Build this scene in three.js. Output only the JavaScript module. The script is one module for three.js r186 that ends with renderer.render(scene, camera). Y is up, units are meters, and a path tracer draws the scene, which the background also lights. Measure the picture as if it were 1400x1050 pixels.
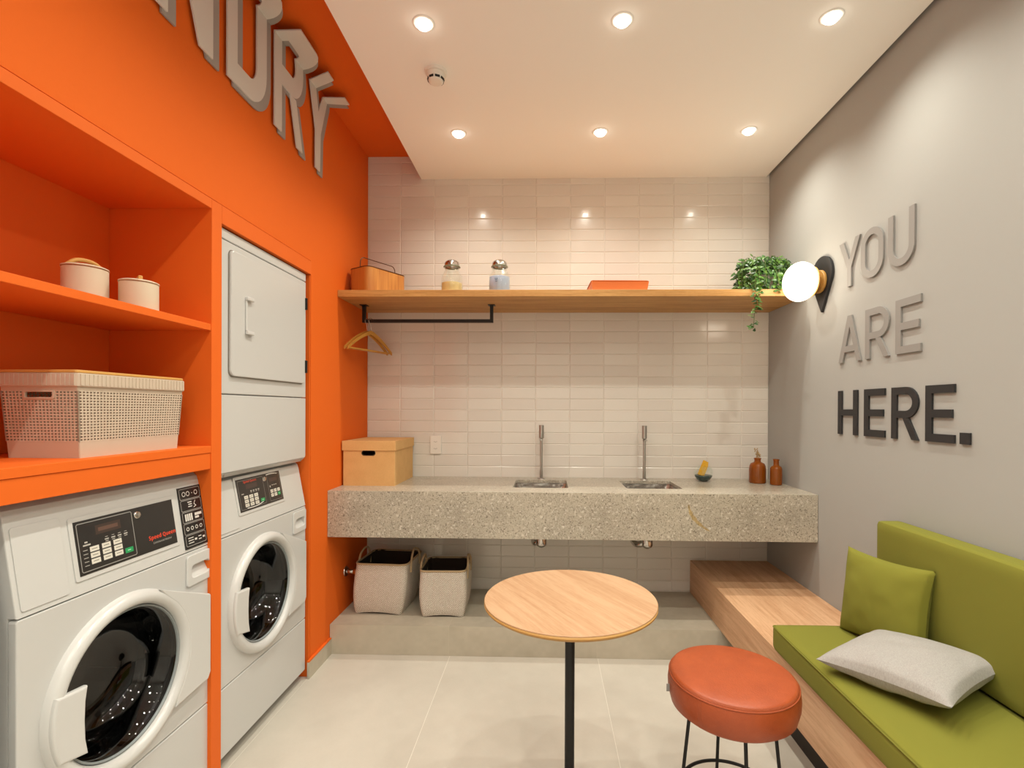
import * as THREE from 'three';
import { RoundedBoxGeometry } from 'three/addons/geometries/RoundedBoxGeometry.js';
import { mergeGeometries } from 'three/addons/utils/BufferGeometryUtils.js';
import { RectAreaLightUniformsLib } from 'three/addons/lights/RectAreaLightUniformsLib.js';

// ------------------------------------------------------------------ camera, lights, exposure
// world: x from the orange wall (0) to the grey wall (2.7), y up, z from the tiled wall (0) towards the camera
const scene = new THREE.Scene();
scene.background = new THREE.Color(0x000000);
const camera = new THREE.PerspectiveCamera(2 * Math.atan(525 / 677.46) * 180 / Math.PI, 1400 / 1050, 0.05, 30);
camera.position.set(1.2171, 1.3885, 3.3461);
camera.rotation.set(-0.0039, 0.0261, 0.0043, 'YXZ');
camera.setViewOffset(1400, 1050, -28.72, -36.87, 1400, 1050);
const renderer = new THREE.WebGLRenderer({ antialias: true });
renderer.toneMapping = THREE.LinearToneMapping;
renderer.toneMappingExposure = 1.5;
renderer.shadowMap.enabled = true;
RectAreaLightUniformsLib.init();

const W = 2.7, YC = 2.9426, YO = 3.097, XC = 0.366, ZF = 5.1;      // room width, white ceiling, orange ceiling, white ceiling's left edge, wall behind the camera
const LAMP_X = [0.717, 1.515, 2.338], LAMP_Z = [0.556, 1.354, 2.155, 2.955, 3.755, 4.555];  // rows past the second lie out of view, added for their light
const LAMP_COLOR = new THREE.Color().setRGB(1, 0.968, 0.835);
const LAMP_I = 1.76, LAMP_ANGLE = 1.27, LAMP_PENUMBRA = 0.86;
for (const z of LAMP_Z) for (const x of LAMP_X) {
  const s = new THREE.SpotLight(LAMP_COLOR, LAMP_I, 0, LAMP_ANGLE, LAMP_PENUMBRA, 2);
  s.position.set(x, YC - 0.03, z); s.target.position.set(x, 0, z);
  s.castShadow = true; s.shadow.radius = 0.9; s.shadow.mapSize.set(1024, 1024);
  scene.add(s, s.target);
}

// ------------------------------------------------------------------ helpers
let seed = 7;
const rnd = () => { seed = (seed * 1664525 + 1013904223) >>> 0; return seed / 4294967296; };
const rr = (a, b) => a + (b - a) * rnd();
const taken = {};
const numbered = n => { const k = taken[n] = (taken[n] ?? -1) + 1; return k ? `${n}_${String(k).padStart(3, '0')}` : n; };
const V = (x, y, z) => new THREE.Vector3(x, y, z);
function flat(g) { const n = g.index ? g.toNonIndexed() : g; for (const k of Object.keys(n.attributes)) if (!['position', 'normal', 'uv'].includes(k)) n.deleteAttribute(k); return n; }
function merge(list) { return list.length === 1 ? flat(list[0]) : mergeGeometries(list.map(flat)); }
// texture coordinates in metres from the dominant axis of each face; grain 'x' | 'y' | 'z' says which axis runs along u
function metric(geo, grain = 'x', off = 0) {
  const g = flat(geo), p = g.attributes.position, n = g.attributes.normal, uv = new Float32Array(p.count * 2);
  for (let i = 0; i < p.count; i++) {
    const a = [Math.abs(n.getX(i)), Math.abs(n.getY(i)), Math.abs(n.getZ(i))], q = { x: p.getX(i), y: p.getY(i), z: p.getZ(i) };
    const d = a[0] > a[1] && a[0] > a[2] ? 'x' : a[1] > a[2] ? 'y' : 'z';
    const ax = ['x', 'y', 'z'].filter(k => k !== d);
    const ua = ax.includes(grain) ? grain : ax[0], va = ax.find(k => k !== ua);
    uv[2 * i] = q[ua] + off; uv[2 * i + 1] = q[va] + off * 0.37;
  }
  g.setAttribute('uv', new THREE.BufferAttribute(uv, 2)); return g;
}
function mesh(name, geos, mat, parent = scene) {
  const m = new THREE.Mesh(Array.isArray(geos) ? merge(geos) : geos, mat);
  m.name = parent === scene ? numbered(name) : name; m.castShadow = m.receiveShadow = true; parent.add(m); return m;
}
function tag(o, label, category, group, kind) { o.userData.label = label; if (category) o.userData.category = category; if (group) o.userData.group = group; if (kind) o.userData.kind = kind; return o; }
function thing(name, label, category, pos = [0, 0, 0], turn = 0, group) {
  const o = new THREE.Group(); o.name = numbered(name); o.position.set(...pos); o.rotation.y = turn; scene.add(o); return tag(o, label, category, group);
}
function structure(name, geos, mat, label, category = 'wall') { return tag(mesh(name, geos, mat), label, category, null, 'structure'); }
const bx = (x0, x1, y0, y1, z0, z1) => new THREE.BoxGeometry(x1 - x0, y1 - y0, z1 - z0).translate((x0 + x1) / 2, (y0 + y1) / 2, (z0 + z1) / 2);
const rb = (x0, x1, y0, y1, z0, z1, r = 0.006, s = 3) => new RoundedBoxGeometry(x1 - x0, y1 - y0, z1 - z0, s, r).translate((x0 + x1) / 2, (y0 + y1) / 2, (z0 + z1) / 2);
const cyl = (r0, r1, h, x, y, z, n = 32) => new THREE.CylinderGeometry(r1, r0, h, n).translate(x, y + h / 2, z);
const lathe = (pts, n = 64) => new THREE.LatheGeometry(pts.map(([r, h]) => new THREE.Vector2(Math.max(r, 1e-5), h)), n);
const tube = (pts, r, n = 32, closed = false, rad = 10) => new THREE.TubeGeometry(new THREE.CatmullRomCurve3(pts.map(p => V(...p)), closed, 'centripetal'), n, r, rad, closed);
function rod(a, b, r, n = 12) {
  const A = V(...a), B = V(...b), d = B.clone().sub(A), g = new THREE.CylinderGeometry(r, r, d.length(), n);
  g.applyQuaternion(new THREE.Quaternion().setFromUnitVectors(V(0, 1, 0), d.clone().normalize()));
  return g.translate((A.x + B.x) / 2, (A.y + B.y) / 2, (A.z + B.z) / 2);
}
function poly(pts, depth, bevel = 0, holes = [], seg = 2) {       // closed outline in the xy plane, extruded along +z
  const s = new THREE.Shape(pts.map(([x, y]) => new THREE.Vector2(x, y)));
  for (const h of holes) s.holes.push(new THREE.Path(h.map(([x, y]) => new THREE.Vector2(x, y))));
  return new THREE.ExtrudeGeometry(s, { depth: depth - 2 * bevel, bevelEnabled: bevel > 0, bevelSize: bevel, bevelThickness: bevel, bevelOffset: -bevel, bevelSegments: seg, curveSegments: 12 }).translate(0, 0, bevel);
}
function roundRect(x0, x1, y0, y1, r, n = 6) {
  const o = []; for (const [cx, cy, a] of [[x1 - r, y1 - r, 0], [x0 + r, y1 - r, 1], [x0 + r, y0 + r, 2], [x1 - r, y0 + r, 3]])
    for (let i = 0; i <= n; i++) { const t = (a + i / n) * Math.PI / 2; o.push([cx + r * Math.cos(t), cy + r * Math.sin(t)]); }
  return o;
}
const ccw = p => { let s = 0; p.forEach((a, i) => { const b = p[(i + 1) % p.length]; s += a[0] * b[1] - b[0] * a[1]; }); return s < 0 ? p.slice().reverse() : p; };
const toWallX = g => g.rotateY(Math.PI / 2);      // xy outline facing +z  ->  outline facing +x: local x becomes -z, y stays

// ------------------------------------------------------------------ procedural textures
function hash(x, y, s) { let h = (x * 374761393 + y * 668265263 + s * 1274126177) | 0; h = Math.imul(h ^ (h >>> 13), 1274126177); return ((h ^ (h >>> 16)) >>> 0) / 4294967296; }
function noise(x, y, px, py, s) {                  // value noise with periods px, py
  const x0 = Math.floor(x), y0 = Math.floor(y), fx = x - x0, fy = y - y0, u = fx * fx * (3 - 2 * fx), v = fy * fy * (3 - 2 * fy);
  const m = (a, p) => ((a % p) + p) % p, h = (a, b) => hash(m(a, px), m(b, py), s);
  return (h(x0, y0) * (1 - u) + h(x0 + 1, y0) * u) * (1 - v) + (h(x0, y0 + 1) * (1 - u) + h(x0 + 1, y0 + 1) * u) * v;
}
function texture(n, m, size, fn, srgb = true) {    // fn(u, v) -> [r, g, b] 0..1, one repeat covers size metres
  const d = new Uint8Array(n * m * 4);
  for (let j = 0; j < m; j++) for (let i = 0; i < n; i++) {
    const c = fn(i / n, j / m), k = 4 * (j * n + i);
    d[k] = 255 * Math.min(1, Math.max(0, c[0])); d[k + 1] = 255 * Math.min(1, Math.max(0, c[1])); d[k + 2] = 255 * Math.min(1, Math.max(0, c[2])); d[k + 3] = 255;
  }
  const t = new THREE.DataTexture(d, n, m); t.wrapS = t.wrapT = THREE.RepeatWrapping; t.magFilter = THREE.LinearFilter; t.minFilter = THREE.LinearMipmapLinearFilter; t.generateMipmaps = true;
  t.repeat.set(1 / size[0], 1 / size[1]); if (srgb) t.colorSpace = THREE.SRGBColorSpace; t.needsUpdate = true; return t;
}
const mix = (a, b, t) => a.map((q, i) => q + (b[i] - q) * t);
const rgb = (r, g, b) => [r / 255, g / 255, b / 255];
function woodTex(light, dark, s, size = [1.3, 0.65]) {
  return texture(1024, 512, size, (u, v) => {
    const w = noise(u * 3, v * 5, 3, 5, s) * 0.03;
    let g = 0.45 * noise(u * 5, (v + w) * 46, 5, 46, s + 1) + 0.35 * noise(u * 14, (v + w * 0.6) * 150, 14, 150, s + 2) + 0.2 * noise(u * 60, v * 250, 60, 250, s + 3);
    g += 0.35 * (noise(u * 2, (v + w) * 9, 2, 9, s + 4) - 0.5);
    const pore = noise(u * 40, v * 256, 40, 256, s + 5) > 0.86 ? 0.22 : 0;
    return mix(light, dark, Math.min(1, Math.max(0, (g - 0.25) * 1.25 + pore)));
  });
}
const std = (o) => new THREE.MeshStandardMaterial(o);
const phys = (o) => new THREE.MeshPhysicalMaterial(o);
const T = {
  oak: woodTex(rgb(188, 152, 118), rgb(164, 122, 86), 11),
  shelf: woodTex(rgb(206, 156, 92), rgb(166, 114, 54), 31, [1.1, 0.5]),
  bench: woodTex(rgb(216, 174, 137), rgb(182, 134, 97), 51),
  bin: texture(512, 64, [0.4, 0.4], (u, v) => mix(rgb(214, 150, 74), rgb(176, 106, 44), 0.7 * noise(u * 42, v * 2, 42, 2, 5) + 0.3 * noise(u * 160, v * 6, 160, 6, 6))),
  granite: texture(1024, 1024, [0.8, 0.8], (u, v) => {
    const a = noise(u * 150, v * 150, 150, 150, 61), b = noise(u * 240, v * 240, 240, 240, 62), c = noise(u * 90, v * 90, 90, 90, 63), e = noise(u * 7, v * 7, 7, 7, 64);
    let q = mix(rgb(166, 157, 142), rgb(194, 185, 168), e * 0.6 + a * 0.4);
    if (b > 0.72) q = mix(q, rgb(86, 79, 70), (b - 0.72) * 3.6);
    if (c > 0.74) q = mix(q, rgb(228, 223, 212), (c - 0.74) * 3.2);
    if (a < 0.22) q = mix(q, rgb(112, 103, 90), (0.22 - a) * 4);
    return q;
  }),
  cement: texture(512, 512, [1.7, 1.7], (u, v) => {
    const q = 0.4 * noise(u * 5, v * 5, 5, 5, 71) + 0.3 * noise(u * 13, v * 13, 13, 13, 72) + 0.2 * noise(u * 40, v * 40, 40, 40, 73) + 0.1 * noise(u * 200, v * 200, 200, 200, 74);
    return mix(rgb(190, 184, 173), rgb(208, 202, 191), q);
  }),
  plinth: texture(512, 512, [1.3, 1.3], (u, v) => {
    const q = 0.4 * noise(u * 5, v * 5, 5, 5, 81) + 0.35 * noise(u * 15, v * 15, 15, 15, 82) + 0.25 * noise(u * 60, v * 60, 60, 60, 83);
    return mix(rgb(172, 163, 146), rgb(196, 187, 170), q);
  }),
  weaveWall: texture(256, 256, [0.06, 0.06], (u, v) => { const q = 0.5 + 0.25 * Math.sin(u * Math.PI * 64) * Math.sin(v * Math.PI * 64) + 0.3 * (noise(u * 64, v * 64, 64, 64, 91) - 0.5); return [q, q, q]; }, false),
  fabric: texture(256, 256, [0.05, 0.05], (u, v) => { const q = 0.5 + 0.3 * Math.sin((u + v) * Math.PI * 60) * 0.5 + 0.3 * Math.sin((u - v) * Math.PI * 60) * 0.5 + 0.3 * (noise(u * 80, v * 80, 80, 80, 95) - 0.5); return [q, q, q]; }, false),
  melange: texture(256, 256, [0.12, 0.12], (u, v) => { const q = noise(u * 110, v * 110, 110, 110, 96) * 0.6 + noise(u * 40, v * 120, 40, 120, 97) * 0.4; return mix(rgb(152, 148, 145), rgb(180, 177, 174), q); }),
  leather: texture(256, 256, [0.09, 0.09], (u, v) => { const a = noise(u * 40, v * 40, 40, 40, 101), b = noise(u * 90, v * 90, 90, 90, 102); const q = 0.6 * a + 0.4 * b; return [q, q, q]; }, false),
  leatherColor: texture(256, 256, [0.3, 0.3], (u, v) => { const q = 0.5 * noise(u * 6, v * 6, 6, 6, 103) + 0.3 * noise(u * 20, v * 20, 20, 20, 104) + 0.2 * noise(u * 70, v * 70, 70, 70, 105); return mix(rgb(152, 66, 28), rgb(172, 80, 38), q); }),
  // herringbone weave: vertical columns, slanted strands turning at every column
  herring: texture(256, 256, [0.19, 0.19], (u, v) => {
    const c = u * 8, k = Math.floor(c), f = c - k, sl = (k % 2 ? f : 1 - f) * 2.2, w = v * 18 + sl, q = w - Math.floor(w);
    const strand = Math.min(1, 2.6 * Math.min(q, 1 - q)); const n = noise(u * 60, v * 60, 60, 60, 111);
    return mix(rgb(160, 144, 126), rgb(255, 249, 240), 0.9 * strand * (0.75 + 0.25 * n) + 0.1 * n);
  }),
  herringBump: texture(256, 256, [0.19, 0.19], (u, v) => {
    const c = u * 8, k = Math.floor(c), f = c - k, sl = (k % 2 ? f : 1 - f) * 2.2, w = v * 18 + sl, q = w - Math.floor(w); const s = Math.min(1, 2.6 * Math.min(q, 1 - q)); return [s, s, s];
  }, false),
  paper: texture(256, 256, [0.3, 0.3], (u, v) => { const q = 0.5 * noise(u * 8, v * 8, 8, 8, 121) + 0.5 * noise(u * 128, v * 60, 128, 60, 122); return mix(rgb(214, 168, 108), rgb(226, 181, 120), q); }),
  hammer: texture(128, 128, [0.24, 0.24], (u, v) => { const q = 0.7 * noise(u * 6, v * 6, 6, 6, 141) + 0.3 * noise(u * 14, v * 14, 14, 14, 142); return [q, q, q]; }, false),
  paint: texture(128, 128, [0.25, 0.25], (u, v) => { const q = 0.6 * noise(u * 60, v * 60, 60, 60, 131) + 0.4 * noise(u * 20, v * 20, 20, 20, 132); return [q, q, q]; }, false),
};
const M = {
  orange: phys({ color: new THREE.Color().setRGB(0.79, 0.142, 0.013), roughness: 0.7, specularIntensity: 0.35, bumpMap: T.paint, bumpScale: 0.0004 }),
  orangeLam: phys({ color: new THREE.Color().setRGB(0.8, 0.146, 0.016), roughness: 0.6, specularIntensity: 0.4 }),
  ceiling: std({ color: 0xf6f5f2, roughness: 0.9 }),
  greyWall: std({ color: 0xa9a9a6, roughness: 0.8, bumpMap: T.weaveWall, bumpScale: 0.0005 }),
  tile: phys({ color: 0xdfd9d1, roughness: 0.16, clearcoat: 0.4, clearcoatRoughness: 0.06 }),
  tileB: phys({ color: 0xdbd4cc, roughness: 0.2, clearcoat: 0.4, clearcoatRoughness: 0.08 }),
  grout: std({ color: 0xe6e0d8, roughness: 0.95 }),
  floor: std({ map: T.cement, roughness: 0.55 }),
  floorGrout: std({ color: 0xe6e1d7, roughness: 0.95 }),
  plinth: std({ map: T.plinth, roughness: 0.6 }),
  plinthGrout: std({ color: 0xc4bba9, roughness: 0.9 }),
  granite: std({ map: T.granite, roughness: 0.28 }),
  stain: std({ map: T.granite, color: 0xf7e3b4, roughness: 0.3 }),
  shelf: std({ map: T.shelf, roughness: 0.5 }),
  oak: std({ map: T.oak, roughness: 0.48 }),
  oakEdge: std({ color: 0xc2924f, roughness: 0.55 }),
  bench: std({ map: T.bench, roughness: 0.5 }),
  black: std({ color: 0x1b1a1a, roughness: 0.45, metalness: 0.3 }),
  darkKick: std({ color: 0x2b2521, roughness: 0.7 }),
  white: phys({ color: 0xcbcbca, roughness: 0.34, clearcoat: 0.3, clearcoatRoughness: 0.2 }),
  whitePlastic: phys({ color: 0xd2d2d1, roughness: 0.28, clearcoat: 0.35, clearcoatRoughness: 0.15 }),
  rubber: std({ color: 0x2b2b2d, roughness: 0.6 }),
  drum: std({ color: 0x8d8d90, roughness: 0.28, metalness: 1 }),
  steel: std({ color: 0xc9c6c2, roughness: 0.12, metalness: 1 }),
  basin: std({ color: 0xd0cdc9, roughness: 0.26, metalness: 1, bumpMap: T.hammer, bumpScale: 0.004 }),
  brushed: std({ color: 0xb8b5b1, roughness: 0.3, metalness: 1 }),
  doorGlass: phys({ color: 0x4b4c50, roughness: 0.02, transmission: 1, thickness: 0, ior: 1.5, specularIntensity: 1 }),
  clearGlass: phys({ color: 0xfdfffe, roughness: 0.02, transmission: 1, thickness: 0, ior: 1.5 }),
  green: phys({ color: 0x7b7a27, roughness: 0.95, sheen: 0.12, sheenColor: new THREE.Color(0xb8bb55), sheenRoughness: 0.6, bumpMap: T.fabric, bumpScale: 0.0006 }),
  greyFabric: phys({ map: T.melange, roughness: 0.95, bumpMap: T.fabric, bumpScale: 0.0006 }),
  leather: phys({ map: T.leatherColor, roughness: 0.42, bumpMap: T.leather, bumpScale: 0.0004 }),
  cardboard: std({ map: T.paper, roughness: 0.85 }),
  weave: std({ map: T.herring, bumpMap: T.herringBump, bumpScale: 0.0015, roughness: 0.85 }),
  jute: std({ color: 0xb99f7c, roughness: 0.9 }),
  inside: std({ color: 0x30241d, roughness: 0.95 }),
  rattan: std({ color: 0xcbb9a6, roughness: 0.7 }),
  bamboo: std({ color: 0xd5a055, roughness: 0.55 }),
  cream: std({ color: 0xd9cbb3, roughness: 0.65 }),
  binWood: std({ map: T.bin, roughness: 0.5 }),
  wire: std({ color: 0x6a4a33, roughness: 0.4, metalness: 0.7 }),
  hanger: std({ color: 0xc98f3c, roughness: 0.4 }),
  signGrey: std({ color: 0x8f8c89, roughness: 0.6 }),
  signBlack: std({ color: 0x272628, roughness: 0.6 }),
  letterFace: std({ color: 0xdad6d2, roughness: 0.55 }),
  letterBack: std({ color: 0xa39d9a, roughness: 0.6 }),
  amber: phys({ color: 0xc06a14, roughness: 0.1, transmission: 0.6, thickness: 0, ior: 1.5 }),
  socket: std({ color: 0xe8e2da, roughness: 0.4 }),
  socketHole: std({ color: 0x8e857b, roughness: 0.6 }),
};

// ------------------------------------------------------------------ the room
{ // floor: joints every 0.828 m across, tiles 0.828 m deep
  const fl = structure('floor', bx(-0.9, W + 0.1, -0.12, -0.0006, -0.1, ZF + 0.1), M.floorGrout, 'pale grey cement tile floor with thin joints', 'floor');
  const xs = [0, 0.684, 1.512, 2.34, W], zs = [0.58, 1.94, 3.3, ZF];
  xs.forEach((x0, i) => { if (i < xs.length - 1) zs.forEach((z0, j) => {
    if (j < zs.length - 1) mesh('floor_tile', metric(bx(x0 + (i ? 0.0012 : 0), xs[i + 1] - 0.0012, -0.0006, 0, z0 + 0.0012, zs[j + 1] - 0.0012), 'x', i * 0.61 + j * 1.3), M.floor, fl); }); });
  mesh('floor_strip', metric(bx(-0.85, -0.002, -0.0006, 0, 0.8, ZF), 'x'), M.floor, fl);
}
{ // tiled wall at the back: stacked rows of long tiles
  const wb = structure('wall_back', bx(-0.9, W + 0.1, -0.1, 3.3, -0.12, -0.0025), M.grout, 'white glossy tiled wall behind the counter with long tiles in straight stacks');
  const PX = 0.2297, PY = 0.0761, g = 0.0018, dep = 0.006, ch = 0.0035;
  const make = (w, h) => {      // slab with a chamfered rim
    const x = w / 2, y = h / 2, p = [[-x, -y, 0], [x, -y, 0], [x, y, 0], [-x, y, 0], [-x, -y, dep - 0.0022], [x, -y, dep - 0.0022], [x, y, dep - 0.0022], [-x, y, dep - 0.0022], [-x + ch, -y + ch, dep], [x - ch, -y + ch, dep], [x - ch, y - ch, dep], [-x + ch, y - ch, dep]];
    const q = []; const quad = (a, b, c, d) => q.push(p[a], p[b], p[c], p[a], p[c], p[d]);
    for (let i = 0; i < 4; i++) { const j = (i + 1) % 4; quad(i, j, j + 4, i + 4); quad(i + 4, j + 4, j + 8, i + 8); }
    quad(8, 9, 10, 11);
    const b = new THREE.BufferGeometry(); b.setAttribute('position', new THREE.Float32BufferAttribute(q.flat(), 3));
    b.setAttribute('uv', new THREE.Float32BufferAttribute(q.flatMap(v => [v[0], v[1]]), 2)); b.computeVertexNormals(); return b;
  };
  const cache = {}, list = [];
  for (let r = -11; r < 28; r++) for (let c = 0; c < 12; c++) {
    const y0 = 1.0 + r * PY, x0 = c ? c * PX - 0.003 : 0, x1 = Math.min((c + 1) * PX - 0.003, W);
    if (y0 > YC && x1 > 0.7) continue;
    const y1 = Math.min(y0 + PY, YO + 0.01);
    list.push({ x0, x1, y0: Math.max(y0, 0.17), y1, low: y0 < 0.9 || (y0 > 2.02 && y0 < 2.07), r: rnd() });
  }
  const order = list.filter(t => !t.low), rest = list.filter(t => t.low);
  order.sort((a, b) => (b.x1 - b.x0) * (b.y1 - b.y0) - (a.x1 - a.x0) * (a.y1 - a.y0));
  rest.push(...order.splice(300));
  const place = t => { const w = t.x1 - t.x0 - g, h = t.y1 - t.y0 - g, k = w.toFixed(3) + h.toFixed(3); return [cache[k] ??= make(w, h), (t.x0 + t.x1) / 2, (t.y0 + t.y1) / 2]; };
  for (const t of order) { const [geo, x, y] = place(t), m = mesh('wall_tile', geo, t.r > 0.5 ? M.tile : M.tileB, wb); m.position.set(x, y, -0.006 + rr(0, 0.0004)); m.rotation.set(rr(-0.006, 0.006), rr(-0.004, 0.004), 0); }
  const left = rest.map(t => { const [geo, x, y] = place(t); return geo.clone().translate(x, y, -0.006); });
  mesh('wall_tiles', left, M.tile, wb).userData.kind = 'stuff';
}
structure('wall_right', metric(bx(W, W + 0.12, -0.1, 3.3, -0.1, ZF + 0.1), 'z'), M.greyWall, 'warm grey woven wall covering wall beside the bench');
structure('wall_front', bx(-0.9, W + 0.1, -0.1, 3.3, ZF, ZF + 0.12), M.ceiling, 'unseen plain white wall added at the near end of the room to bounce light');  // unseen end wall, set back and kept white to bounce lamp light
structure('wall_left', [
  bx(-0.9, 0, 2.149, 3.3, -0.05, 3.4), bx(-0.9, 0, -0.1, 2.149, -0.05, 0.8125), bx(-0.9, 0, -0.1, 2.146, 2.97, 3.4), bx(-0.96, -0.86, -0.1, 2.2, -0.05, ZF + 0.05),
].map(g => metric(g, 'z')), M.orange, 'bright orange painted wall above and beside the laundry machines');
structure('wall_unseen_side', bx(-0.9, 0, -0.1, 3.3, 3.4, ZF + 0.05), M.ceiling, 'unseen stretch of side wall added in white to cut the orange bounce');  // unseen, white instead of orange so that less red light bounces back
structure('ceiling_001', bx(-0.05, XC + 0.3, YO, YO + 0.12, -0.05, ZF + 0.05), M.orange, 'orange raised strip of ceiling above the orange wall', 'ceiling');
{ // white ceiling board, with a shadow gap along the grey wall
  const c = structure('ceiling', bx(XC, W - 0.022, YC, YC + 0.03, -0.0, ZF + 0.02), M.ceiling, 'white dropped ceiling board with round downlights', 'ceiling');
  mesh('upstand', bx(XC, XC + 0.012, YC + 0.03, YO + 0.02, 0, ZF + 0.02), M.ceiling, c);
  mesh('gap_back', bx(XC + 0.012, W, YC + 0.1, YC + 0.14, -0.05, ZF + 0.05), M.ceiling, c);
}
{ const b = structure('baseboard_left', metric(bx(0, 0.012, 0, 0.086, 0.584, 0.845), 'z'), M.plinth, 'grey tile baseboard at the foot of the orange wall', 'baseboard');
  mesh('top_cap', bx(0, 0.0125, 0.086, 0.093, 0.584, 0.846), M.orangeLam, b); }
{ // tiled platform under the counter
  const p = structure('plinth', bx(0.002, W - 0.002, 0, 0.1662, 0.002, 0.5822), M.plinthGrout, 'low grey tiled platform under the stone counter', 'platform');
  const xs = [0.002, 0.678, 1.506, 2.334, W - 0.002];
  for (let i = 0; i < 4; i++) {
    mesh('riser_tile', metric(bx(xs[i] + 0.001, xs[i + 1] - 0.001, 0.001, 0.1662, 0.5822, 0.583), 'x', i * 0.7), M.plinth, p);
    mesh('top_tile', metric(rb(xs[i] + 0.001, xs[i + 1] - 0.001, 0.1662, 0.167, 0.002, 0.583, 0.0003, 1), 'x', i * 0.9 + 0.3), M.plinth, p);
  }
}

// ------------------------------------------------------------------ orange built-in cabinet
{
  const c = thing('built_in_cabinet', 'orange built-in cabinet framing the washers, with two open shelves', 'cabinet', [0, 0, 0]);
  const P = (n, ...b) => mesh(n, metric(rb(...b, 0.0015, 1), 'z'), M.orangeLam, c);
  P('top_rail', -0.02, 0.004, 2.11, 2.145, 1.579, 2.968);
  P('top_rail', -0.02, 0.004, 2.077, 2.145, 0.816, 1.5225);
  P('stile', -0.70, 0.004, 0.0, 2.145, 1.523, 1.5785);
  P('shelf', -0.375, 0.002, 1.668, 1.692, 1.579, 2.968);
  P('shelf', -0.70, 0.003, 1.225, 1.25, 1.579, 2.968);
  P('lower_rail', -0.02, 0.0, 1.166, 1.2245, 1.579, 2.968);
  P('back_panel', -0.40, -0.376, 1.2505, 2.146, 1.579, 2.968);
  P('top_panel', -0.376, -0.0205, 2.111, 2.1455, 1.579, 2.968);
  P('side_panel', -0.70, -0.001, 0.0, 2.075, 0.8155, 0.822);
}

// ------------------------------------------------------------------ laundry machines (fronts look along +x, local z runs towards the viewer's left)
function panelTexture(w, h, draw) {
  const cv = document.createElement('canvas'); cv.width = w; cv.height = h; const g = cv.getContext('2d'); draw(g, w, h);
  const t = new THREE.CanvasTexture(cv); t.colorSpace = THREE.SRGBColorSpace; return t;
}
const keypad = (g, x, y, cw, ch, cols, rows, green) => {
  for (let r = 0; r < rows; r++) for (let c = 0; c < cols; c++) {
    g.fillStyle = '#d9d6cc'; g.fillRect(x + c * cw * 1.32, y + r * ch * 1.22, cw, ch);
    g.fillStyle = '#77746c'; g.fillRect(x + c * cw * 1.32 + cw * 0.2, y + r * ch * 1.22 + ch * 0.42, cw * 0.6, ch * 0.14);
  }
  if (green) { g.fillStyle = '#169a5a'; g.fillRect(...green); g.fillStyle = '#bfe6d0'; g.fillRect(green[0] + green[2] * 0.3, green[1] + green[3] * 0.42, green[2] * 0.4, green[3] * 0.15); }
};
const panelA = panelTexture(1024, 420, (g, w, h) => {
  g.fillStyle = '#1d1c1d'; g.fillRect(0, 0, w, h);
  g.strokeStyle = '#9b9a97'; g.lineWidth = 6; g.beginPath(); g.roundRect(22, 22, 520, h - 44, 14); g.stroke();
  g.fillStyle = '#3a2c27'; g.fillRect(180, 62, 240, 74); g.fillStyle = '#5e453b'; g.fillRect(206, 84, 186, 30);
  g.fillStyle = '#b5b3ae'; g.font = '20px sans-serif'; for (let k = 0; k < 4; k++) { g.fillRect(258 + k * 62, 170, 26, 4); g.fillRect(252 + k * 62, 186, 38, 10); g.fillRect(256 + k * 62, 204, 30, 6); }
  g.fillRect(72, 168, 26, 12); g.fillRect(56, 190, 66, 12);
  for (let k = 0; k < 5; k++) g.fillRect(50, 232 + k * 30, 40, 5);
  keypad(g, 110, 218, 82, 40, 3, 3, [430, 318, 82, 42]);
  g.fillStyle = '#e8401f'; g.font = 'bold 52px sans-serif'; g.fillText('Speed Queen', 690, 320);
  g.fillStyle = '#b9b7b2'; g.font = '25px sans-serif'; g.fillText('Commercial Washer', 734, 362);
});
const panelB = panelTexture(1024, 460, (g, w, h) => {
  g.fillStyle = '#1d1c1d'; g.fillRect(0, 0, w, h);
  g.strokeStyle = '#8d8b88'; g.lineWidth = 5; g.beginPath(); g.roundRect(28, 28, 560, h - 56, 12); g.stroke(); g.beginPath(); g.roundRect(690, 28, 306, h - 56, 12); g.stroke();
  g.fillStyle = '#e8401f'; g.font = 'bold 46px sans-serif'; g.fillText('Speed Queen', 150, 68);
  g.fillStyle = '#3a2c2a'; g.fillRect(190, 90, 250, 66); g.fillRect(740, 80, 190, 60);
  g.fillStyle = '#b5b3ae'; for (let k = 0; k < 4; k++) { g.fillRect(270 + k * 56, 190, 34, 14); g.fillRect(274 + k * 56, 212, 26, 8); } for (let k = 0; k < 3; k++) g.fillRect(780 + k * 46, 190, 30, 12);
  g.fillRect(76, 210, 50, 12); g.fillRect(726, 196, 24, 30);
  keypad(g, 118, 248, 84, 46, 3, 3, [470, 346, 92, 50]); keypad(g, 726, 262, 66, 50, 3, 1); keypad(g, 726, 324, 66, 50, 2, 1, [902, 324, 66, 50]);
  g.strokeStyle = '#e4e2dc'; g.lineWidth = 12; g.beginPath(); g.moveTo(150, h - 36); g.quadraticCurveTo(380, h - 16, 520, h - 62); g.stroke(); g.beginPath(); g.moveTo(680, 24); g.quadraticCurveTo(820, 6, 960, 34); g.stroke();
});
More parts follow.
